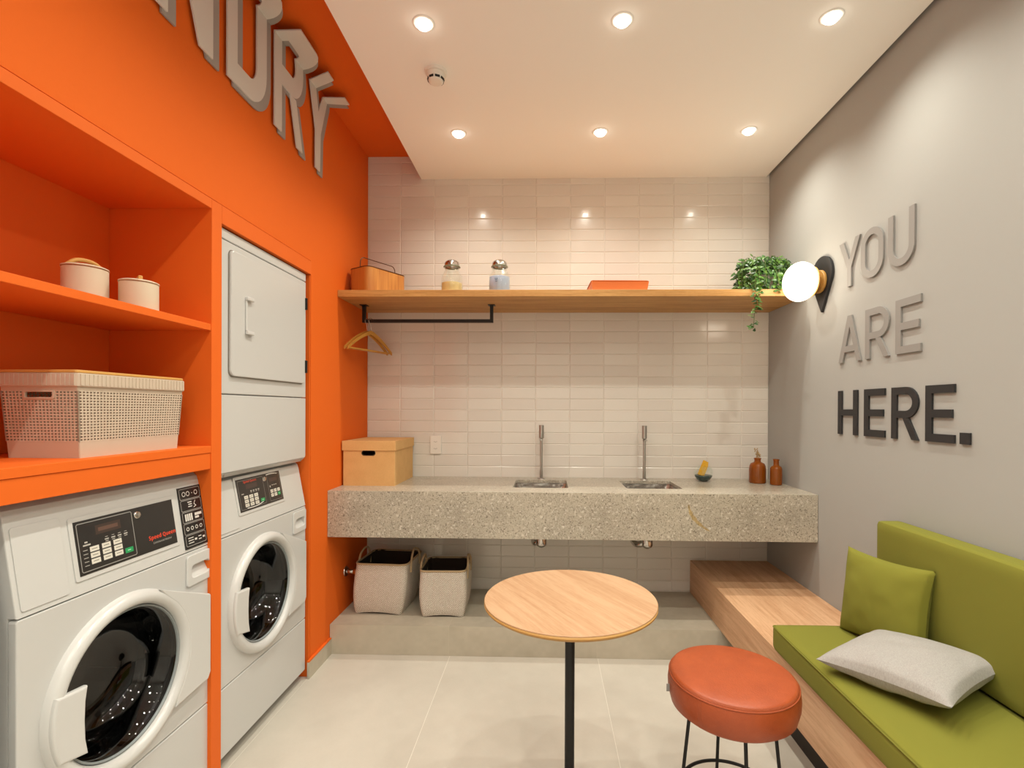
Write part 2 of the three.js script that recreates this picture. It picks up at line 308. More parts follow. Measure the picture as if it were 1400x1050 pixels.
const panelI = panelTexture(256, 500, (g, w, h) => {
  g.fillStyle = '#1d1c1d'; g.fillRect(0, 0, w, h); g.strokeStyle = '#a9a7a3'; g.lineWidth = 4;
  for (let k = 0; k < 5; k++) { g.beginPath(); g.roundRect(14, 14 + k * 95, w - 28, 86, 12); g.stroke(); }
  g.strokeStyle = g.fillStyle = '#d8d6d1'; g.lineWidth = 6; for (const x of [60, 106, 196]) { g.beginPath(); g.arc(x, 57, 17, 0, 7); g.stroke(); } g.fillRect(146, 54, 12, 6);
  g.fillRect(90, 124, 46, 8); g.fillRect(96, 142, 40, 8); g.fillRect(92, 160, 44, 8); g.beginPath(); g.moveTo(176, 122); g.lineTo(160, 150); g.lineTo(180, 166); g.lineTo(152, 178); g.stroke();
  for (let k = 0; k < 4; k++) g.fillRect(40 + k * 22, 220, 17, 58); g.fillRect(150, 226, 80, 22); g.fillRect(150, 254, 46, 18);
  for (let k = 0; k < 4; k++) { g.beginPath(); g.arc(52 + k * 50, 342, 13, 0, 7); g.stroke(); }
  for (let k = 0; k < 3; k++) g.fillRect(40, 414 + k * 20, 60, 7); g.fillRect(112, 430, 26, 16); for (let k = 0; k < 2; k++) g.fillRect(156, 420 + k * 24, 34, 8); g.fillRect(204, 430, 26, 16);
});
const MP = { a: phys({ map: panelA, roughness: 0.3, clearcoat: 0.4, clearcoatRoughness: 0.1 }), b: phys({ map: panelB, roughness: 0.3, clearcoat: 0.4, clearcoatRoughness: 0.1 }), i: phys({ map: panelI, roughness: 0.35 }), body: std({ color: 0x1d1c1d, roughness: 0.4 }) };
const faceX = g => toWallX(g);                          // outline (u right as seen, v up) facing +x, u -> -z
const latheX = pts => lathe(pts, 96).rotateZ(-Math.PI / 2);
function plate(u0, u1, v0, v1, t, mapMat, edgeMat) {    // thin plate with print on its face, lying in the uv plane and facing +x after the turn
  const g = new THREE.BoxGeometry(u1 - u0, v1 - v0, t); g.translate((u0 + u1) / 2, (v0 + v1) / 2, t / 2); toWallX(g);
  return new THREE.Mesh(g, [edgeMat, edgeMat, edgeMat, edgeMat, mapMat, edgeMat]);
}
function washer(zc, label, { top, panel, icons, hw = 0.336 }) {
  const o = thing('washing_machine', label, 'washer', [-0.01, 0, zc], 0, 'front loading washers');
  const yS = 0.893;
  mesh('body', [bx(-0.66, -0.022, 0.05, 0.9, -hw, -hw + 0.012), bx(-0.66, -0.022, 0.05, 0.9, hw - 0.012, hw), bx(-0.66, -0.64, 0.05, 0.9, -hw + 0.012, hw - 0.012), bx(-0.64, -0.022, 0.05, 0.07, -hw + 0.012, hw - 0.012)], M.white, o);
  for (const sz of [-1, 1]) for (const sx of [-0.08, -0.58]) mesh('foot', cyl(0.02, 0.016, 0.05, sx, 0, sz * (hw - 0.06), 20), M.rubber, o);
  const dy = 0.592, dz = 0.035, R = 0.25;
  const circ = (r, n = 72) => Array.from({ length: n }, (_, i) => [-dz + r * Math.cos(i / n * 2 * Math.PI), dy + r * Math.sin(i / n * 2 * Math.PI)]);
  const pocketHole = roundRect(0.22, 0.322, 0.79, 0.848, 0.016);
  mesh('front_panel', faceX(poly(roundRect(-hw, hw, 0.317, 0.889, 0.006, 2), 0.022, 0.003, [circ(0.215), pocketHole])).translate(-0.022, 0, 0), M.white, o);
  mesh('lower_panel', rb(-0.022, 0, 0.05, 0.313, -hw, hw, 0.004), M.white, o);
  // control panel leaning back
  const prof = [[0, yS], [-0.036, top - 0.03], [-0.042, top - 0.012], [-0.055, top], [-0.6, top], [-0.6, yS]];
  const cp = mesh('control_panel', poly(prof, 2 * hw, 0.003).translate(0, 0, -hw), M.white, o);
  const tilt = Math.atan2(0.036, top - 0.03 - yS);
  const onTilt = (m, name, y0 = yS) => { m.name = name; m.castShadow = m.receiveShadow = true; m.position.set(-Math.tan(tilt) * (y0 - yS), y0, 0); m.rotation.z = tilt; return m; };
  const dp = panel === 'a' ? [-0.174, 0.172, 0.045, 0.19] : [-0.186, 0.142, 0.068, 0.203];
  const fr = onTilt(new THREE.Mesh(flat(faceX(poly(roundRect(dp[0] - 0.012, dp[1] + 0.012, dp[2] - 0.012, dp[3] + 0.012, 0.006, 3), 0.003, 0.001))), M.white), 'panel_surround'); cp.add(fr);
  const pl = plate(dp[0], dp[1], dp[2], dp[3], 0.004, MP[panel], MP.body); pl.name = 'display'; pl.castShadow = pl.receiveShadow = true; pl.position.copy(fr.position); pl.rotation.copy(fr.rotation); cp.add(pl);
  const lu = panel === 'a' ? dp[0] + (dp[1] - dp[0]) * 0.585 : dp[0] + (dp[1] - dp[0]) * 0.605;
  const lock = onTilt(new THREE.Mesh(flat(mergeGeometries([flat(lathe([[0, 0.006], [0.009, 0.006], [0.0115, 0.003], [0.0115, 0]], 24)), flat(bx(-0.006, 0.006, 0.006, 0.0075, -0.0015, 0.0015))]).rotateZ(-Math.PI / 2).translate(0.003, dp[3] - 0.022, -lu)), M.steel), 'lock'); cp.add(lock);
  if (icons) { const ic = onTilt(plate(0.205, 0.314, 0.008, 0.22, 0.003, MP.i, MP.body), 'instruction_plate'); cp.add(ic); }
  const bl = onTilt(new THREE.Mesh(flat(faceX(poly(roundRect(-0.325, -0.205, 0.012, 0.212, 0.006, 3), 0.0025, 0.001))), M.white), 'blank_cover'); cp.add(bl);
  // detergent drawer
  const pocket = roundRect(0.226, 0.316, 0.797, 0.842, 0.014);
  const dr = mesh('detergent_drawer', faceX(poly(roundRect(0.205, 0.33, 0.772, 0.878, 0.012), 0.007, 0.002, [pocket])), M.whitePlastic, o);
  mesh('grip_pocket', [faceX(poly(roundRect(0.223, 0.319, 0.794, 0.845, 0.015), 0.02, 0, [pocket])).translate(-0.02, 0, 0)], M.whitePlastic, dr);
  mesh('pocket_back', bx(-0.001, 0, -0.026, 0.03, -0.05, 0.05).rotateZ(0.45).translate(-0.008, 0.8195, -0.271), M.whitePlastic, dr);
  // door: ring, hinge wing, glass bowl, grip
  const ring = latheX([[0.206, -0.034], [0.206, -0.004], [0.209, 0.012], [0.216, 0.021], [0.226, 0.025], [0.238, 0.023], [0.247, 0.014], [0.25, 0.0], [0.25, -0.001]]).translate(0.001, dy, dz);
  const wing = faceX(poly([...Array.from({ length: 9 }, (_, i) => { const a = (66 - i * 6) * Math.PI / 180; return [-dz + 0.247 * Math.cos(a), dy + 0.247 * Math.sin(a)]; }).slice(0, 1), [0.292, 0.722], [0.297, 0.716], [0.297, 0.44], [0.284, 0.42], [0.13, 0.41], ...Array.from({ length: 9 }, (_, i) => { const a = (-42 + i * 12) * Math.PI / 180; return [-dz + 0.23 * Math.cos(a), dy + 0.23 * Math.sin(a)]; })], 0.026, 0.005));
  const door = mesh('door', [ring, wing], M.whitePlastic, o);
  mesh('glass_rim', latheX([[0.2055, 0.004], [0.203, 0.007], [0.2, 0.005], [0.199, -0.002], [0.199, -0.012], [0.2055, -0.012], [0.2055, 0.004]]).translate(0, dy, dz), std({ color: 0x8f9698, roughness: 0.25 }), door);
  mesh('glass', latheX([[0.2, 0.0], [0.192, -0.006], [0.18, -0.024], [0.168, -0.055], [0.153, -0.09], [0.13, -0.112], [0.09, -0.124], [0, -0.128]]).translate(0, dy, dz), M.doorGlass, door);
  mesh('handle', faceX(poly([...Array.from({ length: 15 }, (_, i) => { const a = (162 + i * 2.9) * Math.PI / 180; return [-dz + 0.244 * Math.cos(a), dy + 0.244 * Math.sin(a)]; }), [-0.183, 0.478], [-0.19, 0.52], [-0.192, 0.57], [-0.19, 0.62], [-0.184, 0.658]], 0.02, 0.007, [], 4)).translate(0.0095, 0, 0), M.whitePlastic, door);
  mesh('gasket', latheX([[0.214, -0.02], [0.2, -0.03], [0.196, -0.06], [0.205, -0.09], [0.212, -0.14]]).translate(0, dy, dz), M.rubber, o);
  mesh('drum', [latheX([[0.2, -0.1], [0.215, -0.13], [0.235, -0.15], [0.24, -0.18], [0.24, -0.5], [0.22, -0.53], [0, -0.53]]).translate(0, dy, dz), ...[0, 1, 2].map(k => { const a = k * 2.094 + 0.6; return bx(-0.46, -0.2, -0.02, 0.02, -0.02, 0.03).translate(0, 0, 0.215).rotateX(a).translate(0, dy, dz); })], M.drum, o);
  return o;
}
washer(1.893, 'white front loading washer with lettered black panel, below the orange shelves', { top: 1.155, panel: 'a', icons: true });
washer(1.181, 'white front loading washer with two black keypads, below the stacked dryer', { top: 1.113, panel: 'b', icons: false });
washer(2.606, 'white washer cut off by the left edge of the picture', { top: 1.155, panel: 'a', icons: true });
{ // dryer stacked on the far washer
  const o = thing('tumble_dryer', 'white tumble dryer with flat door stacked on the far washer', 'dryer', [-0.01, 1.115, 1.181]), hw = 0.335, y = v => v - 1.115;
  mesh('body', bx(-0.64, -0.022, y(1.118), y(2.055), -hw + 0.002, hw - 0.002), M.white, o);
  mesh('top_trim', rb(-0.03, 0, y(2.032), y(2.071), -hw, hw, 0.004), M.white, o);
  mesh('front_panel', rb(-0.022, 0, y(1.442), y(2.029), -hw, hw, 0.004), M.white, o);
  const lp = mesh('lower_panel', faceX(poly([[-hw, y(1.146)], [-hw, y(1.438)], [hw, y(1.438)], [hw, y(1.146)], [hw - 0.006, y(1.137)], [-hw + 0.006, y(1.137)]], 0.022, 0.003)).translate(-0.022, 0, 0), M.white, o);
  mesh('bottom_trim', poly([[0, y(1.1365)], [-0.02, y(1.118)], [-0.3, y(1.118)], [-0.3, y(1.1365)]], 2 * hw - 0.02, 0.002).translate(0, 0, -hw + 0.01), M.white, o);
  for (const s of [-1, 1]) mesh('screw', lathe([[0, 0.003], [0.005, 0.002], [0.006, 0]], 16).rotateZ(-Math.PI / 2).translate(-0.008, y(1.127), s * (hw - 0.035)), M.brushed, lp);
  const d = mesh('door', [faceX(poly(roundRect(-0.282, 0.304, y(1.512), y(2.0), 0.022), 0.011, 0.003)).translate(0.0012, 0, 0)], M.white, o);
  mesh('door_gasket', faceX(poly(roundRect(-0.285, 0.307, y(1.508), y(2.003), 0.024), 0.0015)), std({ color: 0x8a847b, roughness: 0.8 }), o);
  mesh('handle', [rb(0.0122, 0.027, y(1.685), y(1.7), 0.152, 0.196, 0.004), rb(0.0122, 0.027, y(1.822), y(1.837), 0.152, 0.196, 0.004), rb(0.0122, 0.019, y(1.7), y(1.822), 0.186, 0.196, 0.003)], M.whitePlastic, d);
  for (const [a, b] of [[1.885, 1.944], [1.566, 1.629]]) mesh('hinge', rb(0.001, 0.018, y(a), y(b), -0.318, -0.3055, 0.002), M.black, d);
}

// ------------------------------------------------------------------ stone counter with sinks
const SINKS = [[1.026, 1.35], [1.69, 2.016]], YT = 0.9284;
{
  const c = thing('stone_counter', 'long grey granite counter with deep front across the tiled wall', 'counter', [0, 0, 0]);
  const sh = poly([[0.001, 0.001], [W - 0.001, 0.001], [W - 0.001, 0.594], [0.001, 0.594]], 0.02, 0.0012, SINKS.map(([a, b]) => roundRect(a, b, 0.13, 0.45, 0.02)));
  mesh('top', metric(sh.rotateX(Math.PI / 2).translate(0, YT, 0), 'x'), M.granite, c);
  mesh('front', metric(rb(0.001, W - 0.001, 0.669, YT, 0.5945, 0.6144, 0.0015, 1), 'x', 0.3), M.granite, c);
  { const up = [], dn = []; for (let i = 0; i <= 14; i++) { const t = i / 14, x = 2.0 + 0.012 * t + 0.105 * t * t, y = 0.868 - 0.165 * t + 0.02 * t * t, w = 0.009 * Math.sin(Math.PI * (0.08 + 0.84 * t)) + 0.002 * Math.sin(i * 2.1); up.push([x + w, y + w * 0.5]); dn.push([x - w, y - w * 0.5]); }
    mesh('ochre_stain', metric(poly(ccw([...up, ...dn.reverse()]), 0.0003).translate(0, 0, 0.6143), 'x', 0.3), M.stain, c); }
  mesh('underside', metric(bx(0.001, W - 0.001, 0.669, 0.684, 0.001, 0.594), 'x', 0.6), M.granite, c);
}
SINKS.forEach(([a, b], i) => {
  const xc = (a + b) / 2, o = thing('sink_basin', i ? 'stainless steel sink sunk in the counter nearer the grey wall' : 'stainless steel sink sunk in the middle of the counter', 'sink', [xc, 0.69, 0.29], 0, 'steel sinks in the counter');
  const hw = (b - a) / 2, h = YT - 0.021 - 0.69, g = [];
  const ringPts = (w, d, r, y, n = 8) => roundRect(-w, w, -d, d, r, n).map(([x, z]) => [x, y, z]);
  const levels = [[hw + 0.012, 0.172, 0.03, h], [hw - 0.001, 0.159, 0.022, h], [hw - 0.003, 0.157, 0.03, h - 0.03], [hw - 0.01, 0.15, 0.04, 0.055], [hw - 0.022, 0.138, 0.045, 0.035], [hw - 0.05, 0.11, 0.05, 0.026], [0.03, 0.03, 0.029, 0.022]].map(l => ringPts(...l));
  const pos = [], N = levels[0].length;
  for (let l = 0; l < levels.length - 1; l++) for (let k = 0; k < N; k++) { const A = levels[l], B = levels[l + 1], q = (k + 1) % N; pos.push(...A[k], ...A[q], ...B[q], ...A[k], ...B[q], ...B[k]); }
  const bg = new THREE.BufferGeometry(); bg.setAttribute('position', new THREE.Float32BufferAttribute(pos, 3)); bg.setAttribute('uv', new THREE.Float32BufferAttribute(new Float32Array(pos.length / 3 * 2), 2)); bg.computeVertexNormals();
  mesh('basin', metric(bg, 'x', xc), M.basin, o);
  mesh('drain', lathe([[0, 0.012], [0.02, 0.012], [0.034, 0.024], [0.04, 0.027], [0.04, 0.02], [0.03, 0.006], [0.02, 0]], 32), M.brushed, o);
  mesh('drain_trap', [cyl(0.016, 0.016, 0.06, 0, -0.055, 0, 24), lathe([[0, -0.155], [0.012, -0.155], [0.03, -0.143], [0.034, -0.13], [0.034, -0.06], [0.018, -0.052], [0, -0.052]], 32)].map(g => g.translate(i ? -0.012 : 0.004, 0, 0)), M.steel, o);
  mesh('drain_pipe', i ? tube([[-0.012, -0.1, 0.0], [-0.045, -0.13, -0.01], [-0.075, -0.138, -0.05], [-0.085, -0.11, -0.14], [-0.085, -0.1, -0.284]], 0.019, 48) : tube([[0.004, -0.1, 0.0], [-0.028, -0.13, -0.012], [-0.044, -0.138, -0.06], [-0.044, -0.11, -0.15], [-0.044, -0.1, -0.284]], 0.017, 48), M.steel, o);
});
[[1.188, 'tall slim chrome tap behind the middle sink'], [1.862, 'tall slim chrome tap behind the sink nearer the grey wall']].forEach(([x, l]) => {
  const o = thing('tap', l, 'tap', [x, YT, 0.085], 0, 'chrome pillar taps');
  mesh('base', lathe([[0, 0.008], [0.014, 0.008], [0.024, 0.005], [0.026, 0]], 32), M.brushed, o);
  mesh('stem', [cyl(0.0105, 0.0105, 0.05, 0, 0.008, 0, 20), cyl(0.0088, 0.0088, 0.2, 0, 0.058, 0, 20)], M.brushed, o);
  mesh('joint', [new THREE.SphereGeometry(0.0115, 20, 14).translate(0, 0.258, 0), rod([0, 0.258, 0], [0, 0.262, 0.07], 0.007)], M.brushed, o);
  mesh('lever', lathe([[0, 0.355], [0.015, 0.355], [0.0165, 0.352], [0.0165, 0.272], [0.014, 0.268], [0, 0.268]], 28), M.brushed, o);
});
{ const o = thing('power_outlet', 'white double power outlet plate on the tiles beside the cardboard box', 'outlet', [0.471, 1.143, 0.002]);
  mesh('plate', poly(roundRect(-0.038, 0.038, -0.062, 0.062, 0.006), 0.009, 0.003), M.socket, o);
  for (const y of [-0.024, 0.022]) { const s = mesh('socket', poly(roundRect(-0.017, 0.017, y - 0.014, y + 0.014, 0.012), 0.0016).translate(0, 0, 0.0085), M.socket, o);
    for (const x of [-0.008, 0, 0.008]) mesh('pin_hole', new THREE.CylinderGeometry(0.0024, 0.0024, 0.001, 10).rotateX(Math.PI / 2).translate(x, y + (x ? 0 : -0.003), 0.0105), M.socketHole, s); } }
{ const o = thing('wall_valve', 'small chrome valve sticking out of the orange wall behind the basket', 'valve', [0, 0.395, 0.36]);
  mesh('flange', lathe([[0, 0.01], [0.024, 0.01], [0.03, 0.004], [0.03, 0]], 32).rotateZ(-Math.PI / 2), M.steel, o);
  mesh('stem', lathe([[0, 0.05], [0.012, 0.05], [0.012, 0.01]], 24).rotateZ(-Math.PI / 2), M.steel, o);
  mesh('knob', lathe([[0, 0.082], [0.018, 0.08], [0.022, 0.074], [0.02, 0.052], [0.014, 0.048], [0, 0.048]], 24).rotateZ(-Math.PI / 2), M.steel, o); }

// ------------------------------------------------------------------ things on the counter
{ const o = thing('storage_box', 'brown cardboard storage box with lid and cut-out handle on the counter', 'box', [0.168, YT, 0.232]);
  const w = 0.154, d = 0.199, h = 0.262, t = 0.004;
  const slot = roundRect(-0.042, 0.036, 0.182, 0.207, 0.0124);
  mesh('body', [poly([[-w, 0], [w, 0], [w, h], [-w, h]], t, 0, [slot]).translate(0, 0, d - t), poly([[-w, 0], [w, 0], [w, h], [-w, h]], t).translate(0, 0, -d), bx(-w, -w + t, 0, h, -d + t, d - t), bx(w - t, w, 0, h, -d + t, d - t), bx(-w + t, w - t, 0, t, -d + t, d - t)].map(g => metric(g, 'x')), M.cardboard, o);
  mesh('handle_rim', poly(roundRect(-0.045, 0.039, 0.179, 0.21, 0.0154), 0.003, 0.001, [roundRect(-0.041, 0.035, 0.183, 0.206, 0.0114)]).translate(0, 0, d - 0.001), M.black, o);
  const e = 0.006; mesh('lid', [bx(-w - e, w + e, h, h + t, -d - e, d + e), bx(-w - e, w + e, h - 0.052, h, d + 0.002, d + e), bx(-w - e, w + e, h - 0.052, h, -d - e, -d - 0.002), bx(w + 0.002, w + e, h - 0.052, h, -d - 0.002, d + 0.002), bx(-w - e, -w - 0.002, h - 0.052, h, -d - 0.002, d + 0.002)].map(g => metric(g, 'x', 0.4)), M.cardboard, o); }
{ const o = thing('glass_bowl', 'round glass bowl with dark teal base holding a yellow sponge', 'bowl', [2.232, YT, 0.13]);
  const prof = []; for (let i = 0; i <= 20; i++) { const a = -1.2 + i / 20 * 2.0; prof.push([0.06 * Math.cos(a) + 0.0, 0.056 + 0.06 * Math.sin(a)]); }
  mesh('bowl', lathe([...prof, ...prof.slice().reverse().map(([r, h]) => [r - 0.003, h])], 48), M.clearGlass, o);
  mesh('teal_base', lathe([[0, 0.002], [0.022, 0.002], [0.04, 0.012], [0.053, 0.032], [0.0545, 0.04], [0, 0.04]], 40), std({ color: 0x1f3c3c, roughness: 0.25 }), o);
  const sp = []; for (let k = 0; k < 3; k++) sp.push(rb(-0.019 + k * 0.002, 0.021 - k * 0.001, 0, 0.1 - k * 0.012, -0.012 + k * 0.008, -0.006 + k * 0.008, 0.003));
  mesh('sponge', sp.map(g => g.rotateZ(-0.42).rotateY(0.2).translate(-0.02, 0.038, 0.01)), std({ color: 0xd9a62e, roughness: 0.9 }), o); }
{ const o = thing('amber_bottle', 'wider ribbed amber bottle holding a dried sprig on the counter', 'bottle', [2.553, YT, 0.185], 0, 'amber bottles on the counter');
  mesh('glass', [lathe([[0, 0], [0.044, 0], [0.05, 0.006], [0.05, 0.09], [0.047, 0.108], [0.04, 0.124], [0.024, 0.131], [0.019, 0.135], [0.019, 0.15], [0.022, 0.152], [0.022, 0.158], [0.015, 0.158], [0.015, 0.128], [0.036, 0.118], [0.046, 0.09], [0.046, 0.006], [0, 0.004]], 48), ...Array.from({ length: 9 }, (_, k) => new THREE.TorusGeometry(0.0502, 0.0012, 6, 48).rotateX(Math.PI / 2).translate(0, 0.014 + k * 0.009, 0))], M.amber, o);
  const st = []; for (let k = 0; k < 9; k++) { const a = k * 2.4, r = 0.004 + 0.014 * rnd(), h = 0.175 + 0.05 * rnd(); st.push(tube([[0, 0.06, 0], [r * 0.2 * Math.cos(a), 0.14, r * 0.2 * Math.sin(a)], [r * Math.cos(a), h, r * Math.sin(a)]], 0.0009, 8, false, 5)); for (let q = 0; q < 4; q++) st.push(new THREE.IcosahedronGeometry(rr(0.0025, 0.0045), 0).translate(r * Math.cos(a) * (0.8 + 0.4 * rnd()) + rr(-0.004, 0.004), h - q * 0.006, r * Math.sin(a) + rr(-0.004, 0.004))); }
  mesh('dried_sprig', st.map(g => { const f = flat(g); if (!f.attributes.uv) f.setAttribute('uv', new THREE.Float32BufferAttribute(new Float32Array(f.attributes.position.count * 2), 2)); return f; }), std({ color: 0xb39567, roughness: 0.9 }), o); }
{ const o = thing('amber_bottle', 'narrower plain amber bottle in the counter corner by the grey wall', 'bottle', [2.634, YT, 0.262], 0, 'amber bottles on the counter');
  mesh('glass', lathe([[0, 0], [0.03, 0], [0.0345, 0.005], [0.0345, 0.1], [0.03, 0.112], [0.0175, 0.12], [0.016, 0.124], [0.016, 0.15], [0.019, 0.152], [0.019, 0.158], [0.012, 0.158], [0.012, 0.118], [0.031, 0.1], [0.031, 0.006], [0, 0.004]], 48), M.amber, o); }

// ------------------------------------------------------------------ shelf and what stands on or hangs from it
const YS = 2.077;
{ const o = thing('wall_shelf', 'long thick oak shelf across the tiled wall', 'shelf', [0, 0, 0]);
  mesh('board', metric(rb(0.001, W - 0.001, 2.038, YS, 0.001, 0.4882, 0.0015, 1), 'x'), M.shelf, o); }
{ const o = thing('clothes_rail', 'black square hanging rail fixed under the oak shelf', 'rail', [0.06, 2.038, 0.25]);
  const s = 0.01; mesh('bar', bx(0, 0.825, -0.11, -0.11 + 2 * s, -s, s), M.black, o);
  for (const x of [0, 0.825 - 2 * s]) { mesh('upright', bx(x, x + 2 * s, -0.09, -0.003, -s, s), M.black, o); mesh('mounting_plate', bx(x - 0.012, x + 2 * s + 0.012, -0.003, 0, -0.025, 0.025), M.black, o); } }
function hanger(x, z, turn, label) {
  const o = thing('clothes_hanger', label, 'hanger', [x, 1.948, z], turn, 'wooden hangers on the black rail');   // hooks over the rail; local x runs along the shoulders
  const hook = []; for (let i = 0; i <= 14; i++) { const a = -0.9 + i / 14 * 3.6; hook.push([0.0176 * Math.cos(a), -0.01 + 0.0176 * Math.sin(a), 0]); }
  const hk = tube([[0, -0.075, 0], [0, -0.05, 0], [0.004, -0.034, 0], ...hook], 0.0018, 60, false, 8);
  mesh('hook', hk, M.steel, o);
  const arm = s => { const L = 14, pts = []; for (let i = 0; i <= L; i++) { const t = i / L; pts.push([s * 0.195 * t, -0.082 - 0.115 * Math.pow(t, 1.15) + 0.008 * Math.sin(t * 3.14)]); }
    const up = pts.map(([a, b], i) => [a, b + 0.012 - 0.003 * i / L]), dn = pts.map(([a, b], i) => [a, b - 0.014 + 0.004 * i / L]); return poly(s > 0 ? [...dn, ...up.reverse()] : [...up, ...dn.reverse()], 0.012, 0.003).translate(0, 0, -0.006); };
  mesh('shoulder', [arm(-1), arm(1)], M.hanger, o);
  mesh('trouser_bar', rod([-0.182, -0.196, 0], [0.182, -0.196, 0], 0.0055), M.hanger, o);
}
hanger(0.112, 0.25, Math.atan2(-0.18, -0.0754), 'wooden hanger in front on the black rail');
hanger(0.088, 0.25, Math.atan2(-0.18, -0.07), 'wooden hanger partly hidden, between the front hanger and the orange wall');
{ // oval wooden bin with wire handle
  const o = thing('wooden_bin', 'slatted wooden bin with thin wire handle on the shelf end', 'bin', [0.162, YS, 0.262], Math.atan2(0.26, 0.16));
  const w = 0.152, d = 0.092, h = 0.158, r = 0.04, out = roundRect(-w, w, -d, d, r, 8), inn = roundRect(-w + 0.007, w - 0.007, -d + 0.007, d - 0.007, r - 0.007, 8);
  const wall = poly(out, h, 0.001, [inn]).rotateX(-Math.PI / 2); const g = flat(wall), p = g.attributes.position, uv = new Float32Array(p.count * 2);
  for (let i = 0; i < p.count; i++) { uv[2 * i] = Math.atan2(p.getZ(i), p.getX(i)) * 0.14 + p.getX(i) * 0.4; uv[2 * i + 1] = p.getY(i); } g.setAttribute('uv', new THREE.BufferAttribute(uv, 2));
  mesh('wall', g, M.binWood, o); mesh('bottom', poly(inn, 0.006).rotateX(-Math.PI / 2).translate(0, 0.001, 0), M.binWood, o);
  mesh('rim', tube(out.map(([x, y]) => [x * 0.99, h, y * 0.99]), 0.0035, 120, true, 8), M.wire, o);
  const hx = 0.134, hh = 0.07; mesh('handle', tube([[-hx, h - 0.03, 0.0], [-hx, h + 0.03, 0], [-hx + 0.003, h + hh - 0.018, 0], [-hx + 0.018, h + hh - 0.002, 0], [-hx + 0.04, h + hh, 0], [0, h + hh, 0], [hx - 0.04, h + hh, 0], [hx - 0.018, h + hh - 0.002, 0], [hx - 0.003, h + hh - 0.018, 0], [hx, h + 0.03, 0], [hx, h - 0.03, 0]], 0.0028, 90, false, 8), M.wire, o);
}
function jar(x, label, fill, level, lumps) {
  const o = thing('storage_jar', label, 'jar', [x, YS, 0.3], 0, 'glass jars with steel lids on the shelf');
  mesh('glass', lathe([[0, 0.001], [0.058, 0.001], [0.066, 0.008], [0.067, 0.1], [0.064, 0.125], [0.052, 0.15], [0.045, 0.157], [0.045, 0.172], [0.049, 0.174], [0.049, 0.18], [0.042, 0.18], [0.042, 0.156], [0.061, 0.122], [0.064, 0.1], [0.063, 0.009], [0, 0.005]], 56), M.clearGlass, o);
  mesh('contents', lathe([[0, 0.0065], [0.061, 0.0065], [0.0625, 0.011], [0.0625, level], [0.05, level + 0.004], [0, level + 0.006]], 48), fill, o);
  mesh('lid', lathe([[0.047, 0.181], [0.047, 0.196], [0.043, 0.212], [0.03, 0.222], [0.012, 0.226], [0, 0.227]], 48), M.steel, o);
  mesh('lid_band', new THREE.TorusGeometry(0.0485, 0.0035, 10, 48).rotateX(Math.PI / 2).translate(0, 0.184, 0), std({ color: 0x6d7256, roughness: 0.5 }), o);
  return o;
}
jar(0.634, 'glass jar of yellowish powder on the oak shelf', std({ color: 0xdcc28c, roughness: 0.9 }), 0.082);
{ const j = jar(0.928, 'glass jar of pale blue powder on the oak shelf', std({ color: 0xaab4cc, roughness: 0.9 }), 0.118);
  mesh('mark', [bx(-0.022, -0.006, 0.088, 0.092, 0.0668, 0.0676), bx(-0.024, -0.004, 0.097, 0.1, 0.0665, 0.0674), bx(-0.02, -0.008, 0.079, 0.082, 0.0668, 0.0677)], std({ color: 0x3d4d66, roughness: 0.6 }), j); }
{ const o = thing('shallow_tray', 'flat orange tray lying on the middle of the oak shelf', 'tray', [1.655, YS, 0.24], 0.035);
  const w = 0.16, d = 0.11, h = 0.082, sl = 0.012, t = 0.005, m = std({ color: 0xe07f42, roughness: 0.5 });
  const side = (L) => poly([[-L, 0], [L, 0], [L + sl, h], [-L - sl, h]], t);
  mesh('tray_body', [bx(-w, w, 0, t, -d, d), side(w).rotateX(-0.14).rotateX(0.28).translate(0, 0, d - t), side(w).rotateX(-0.14).translate(0, 0, -d), side(d).rotateX(0.14).rotateY(Math.PI / 2).translate(w - t, 0, 0), side(d).rotateX(-0.14).rotateY(Math.PI / 2).translate(-w, 0, 0)], m, o);
  mesh('rim', tube(roundRect(-w - 0.012, w + 0.012, -d - 0.012, d + 0.012, 0.012, 4).map(([x, z]) => [x, h, z]), 0.003, 100, true, 6), std({ color: 0xb9622e, roughness: 0.5 }), o); }
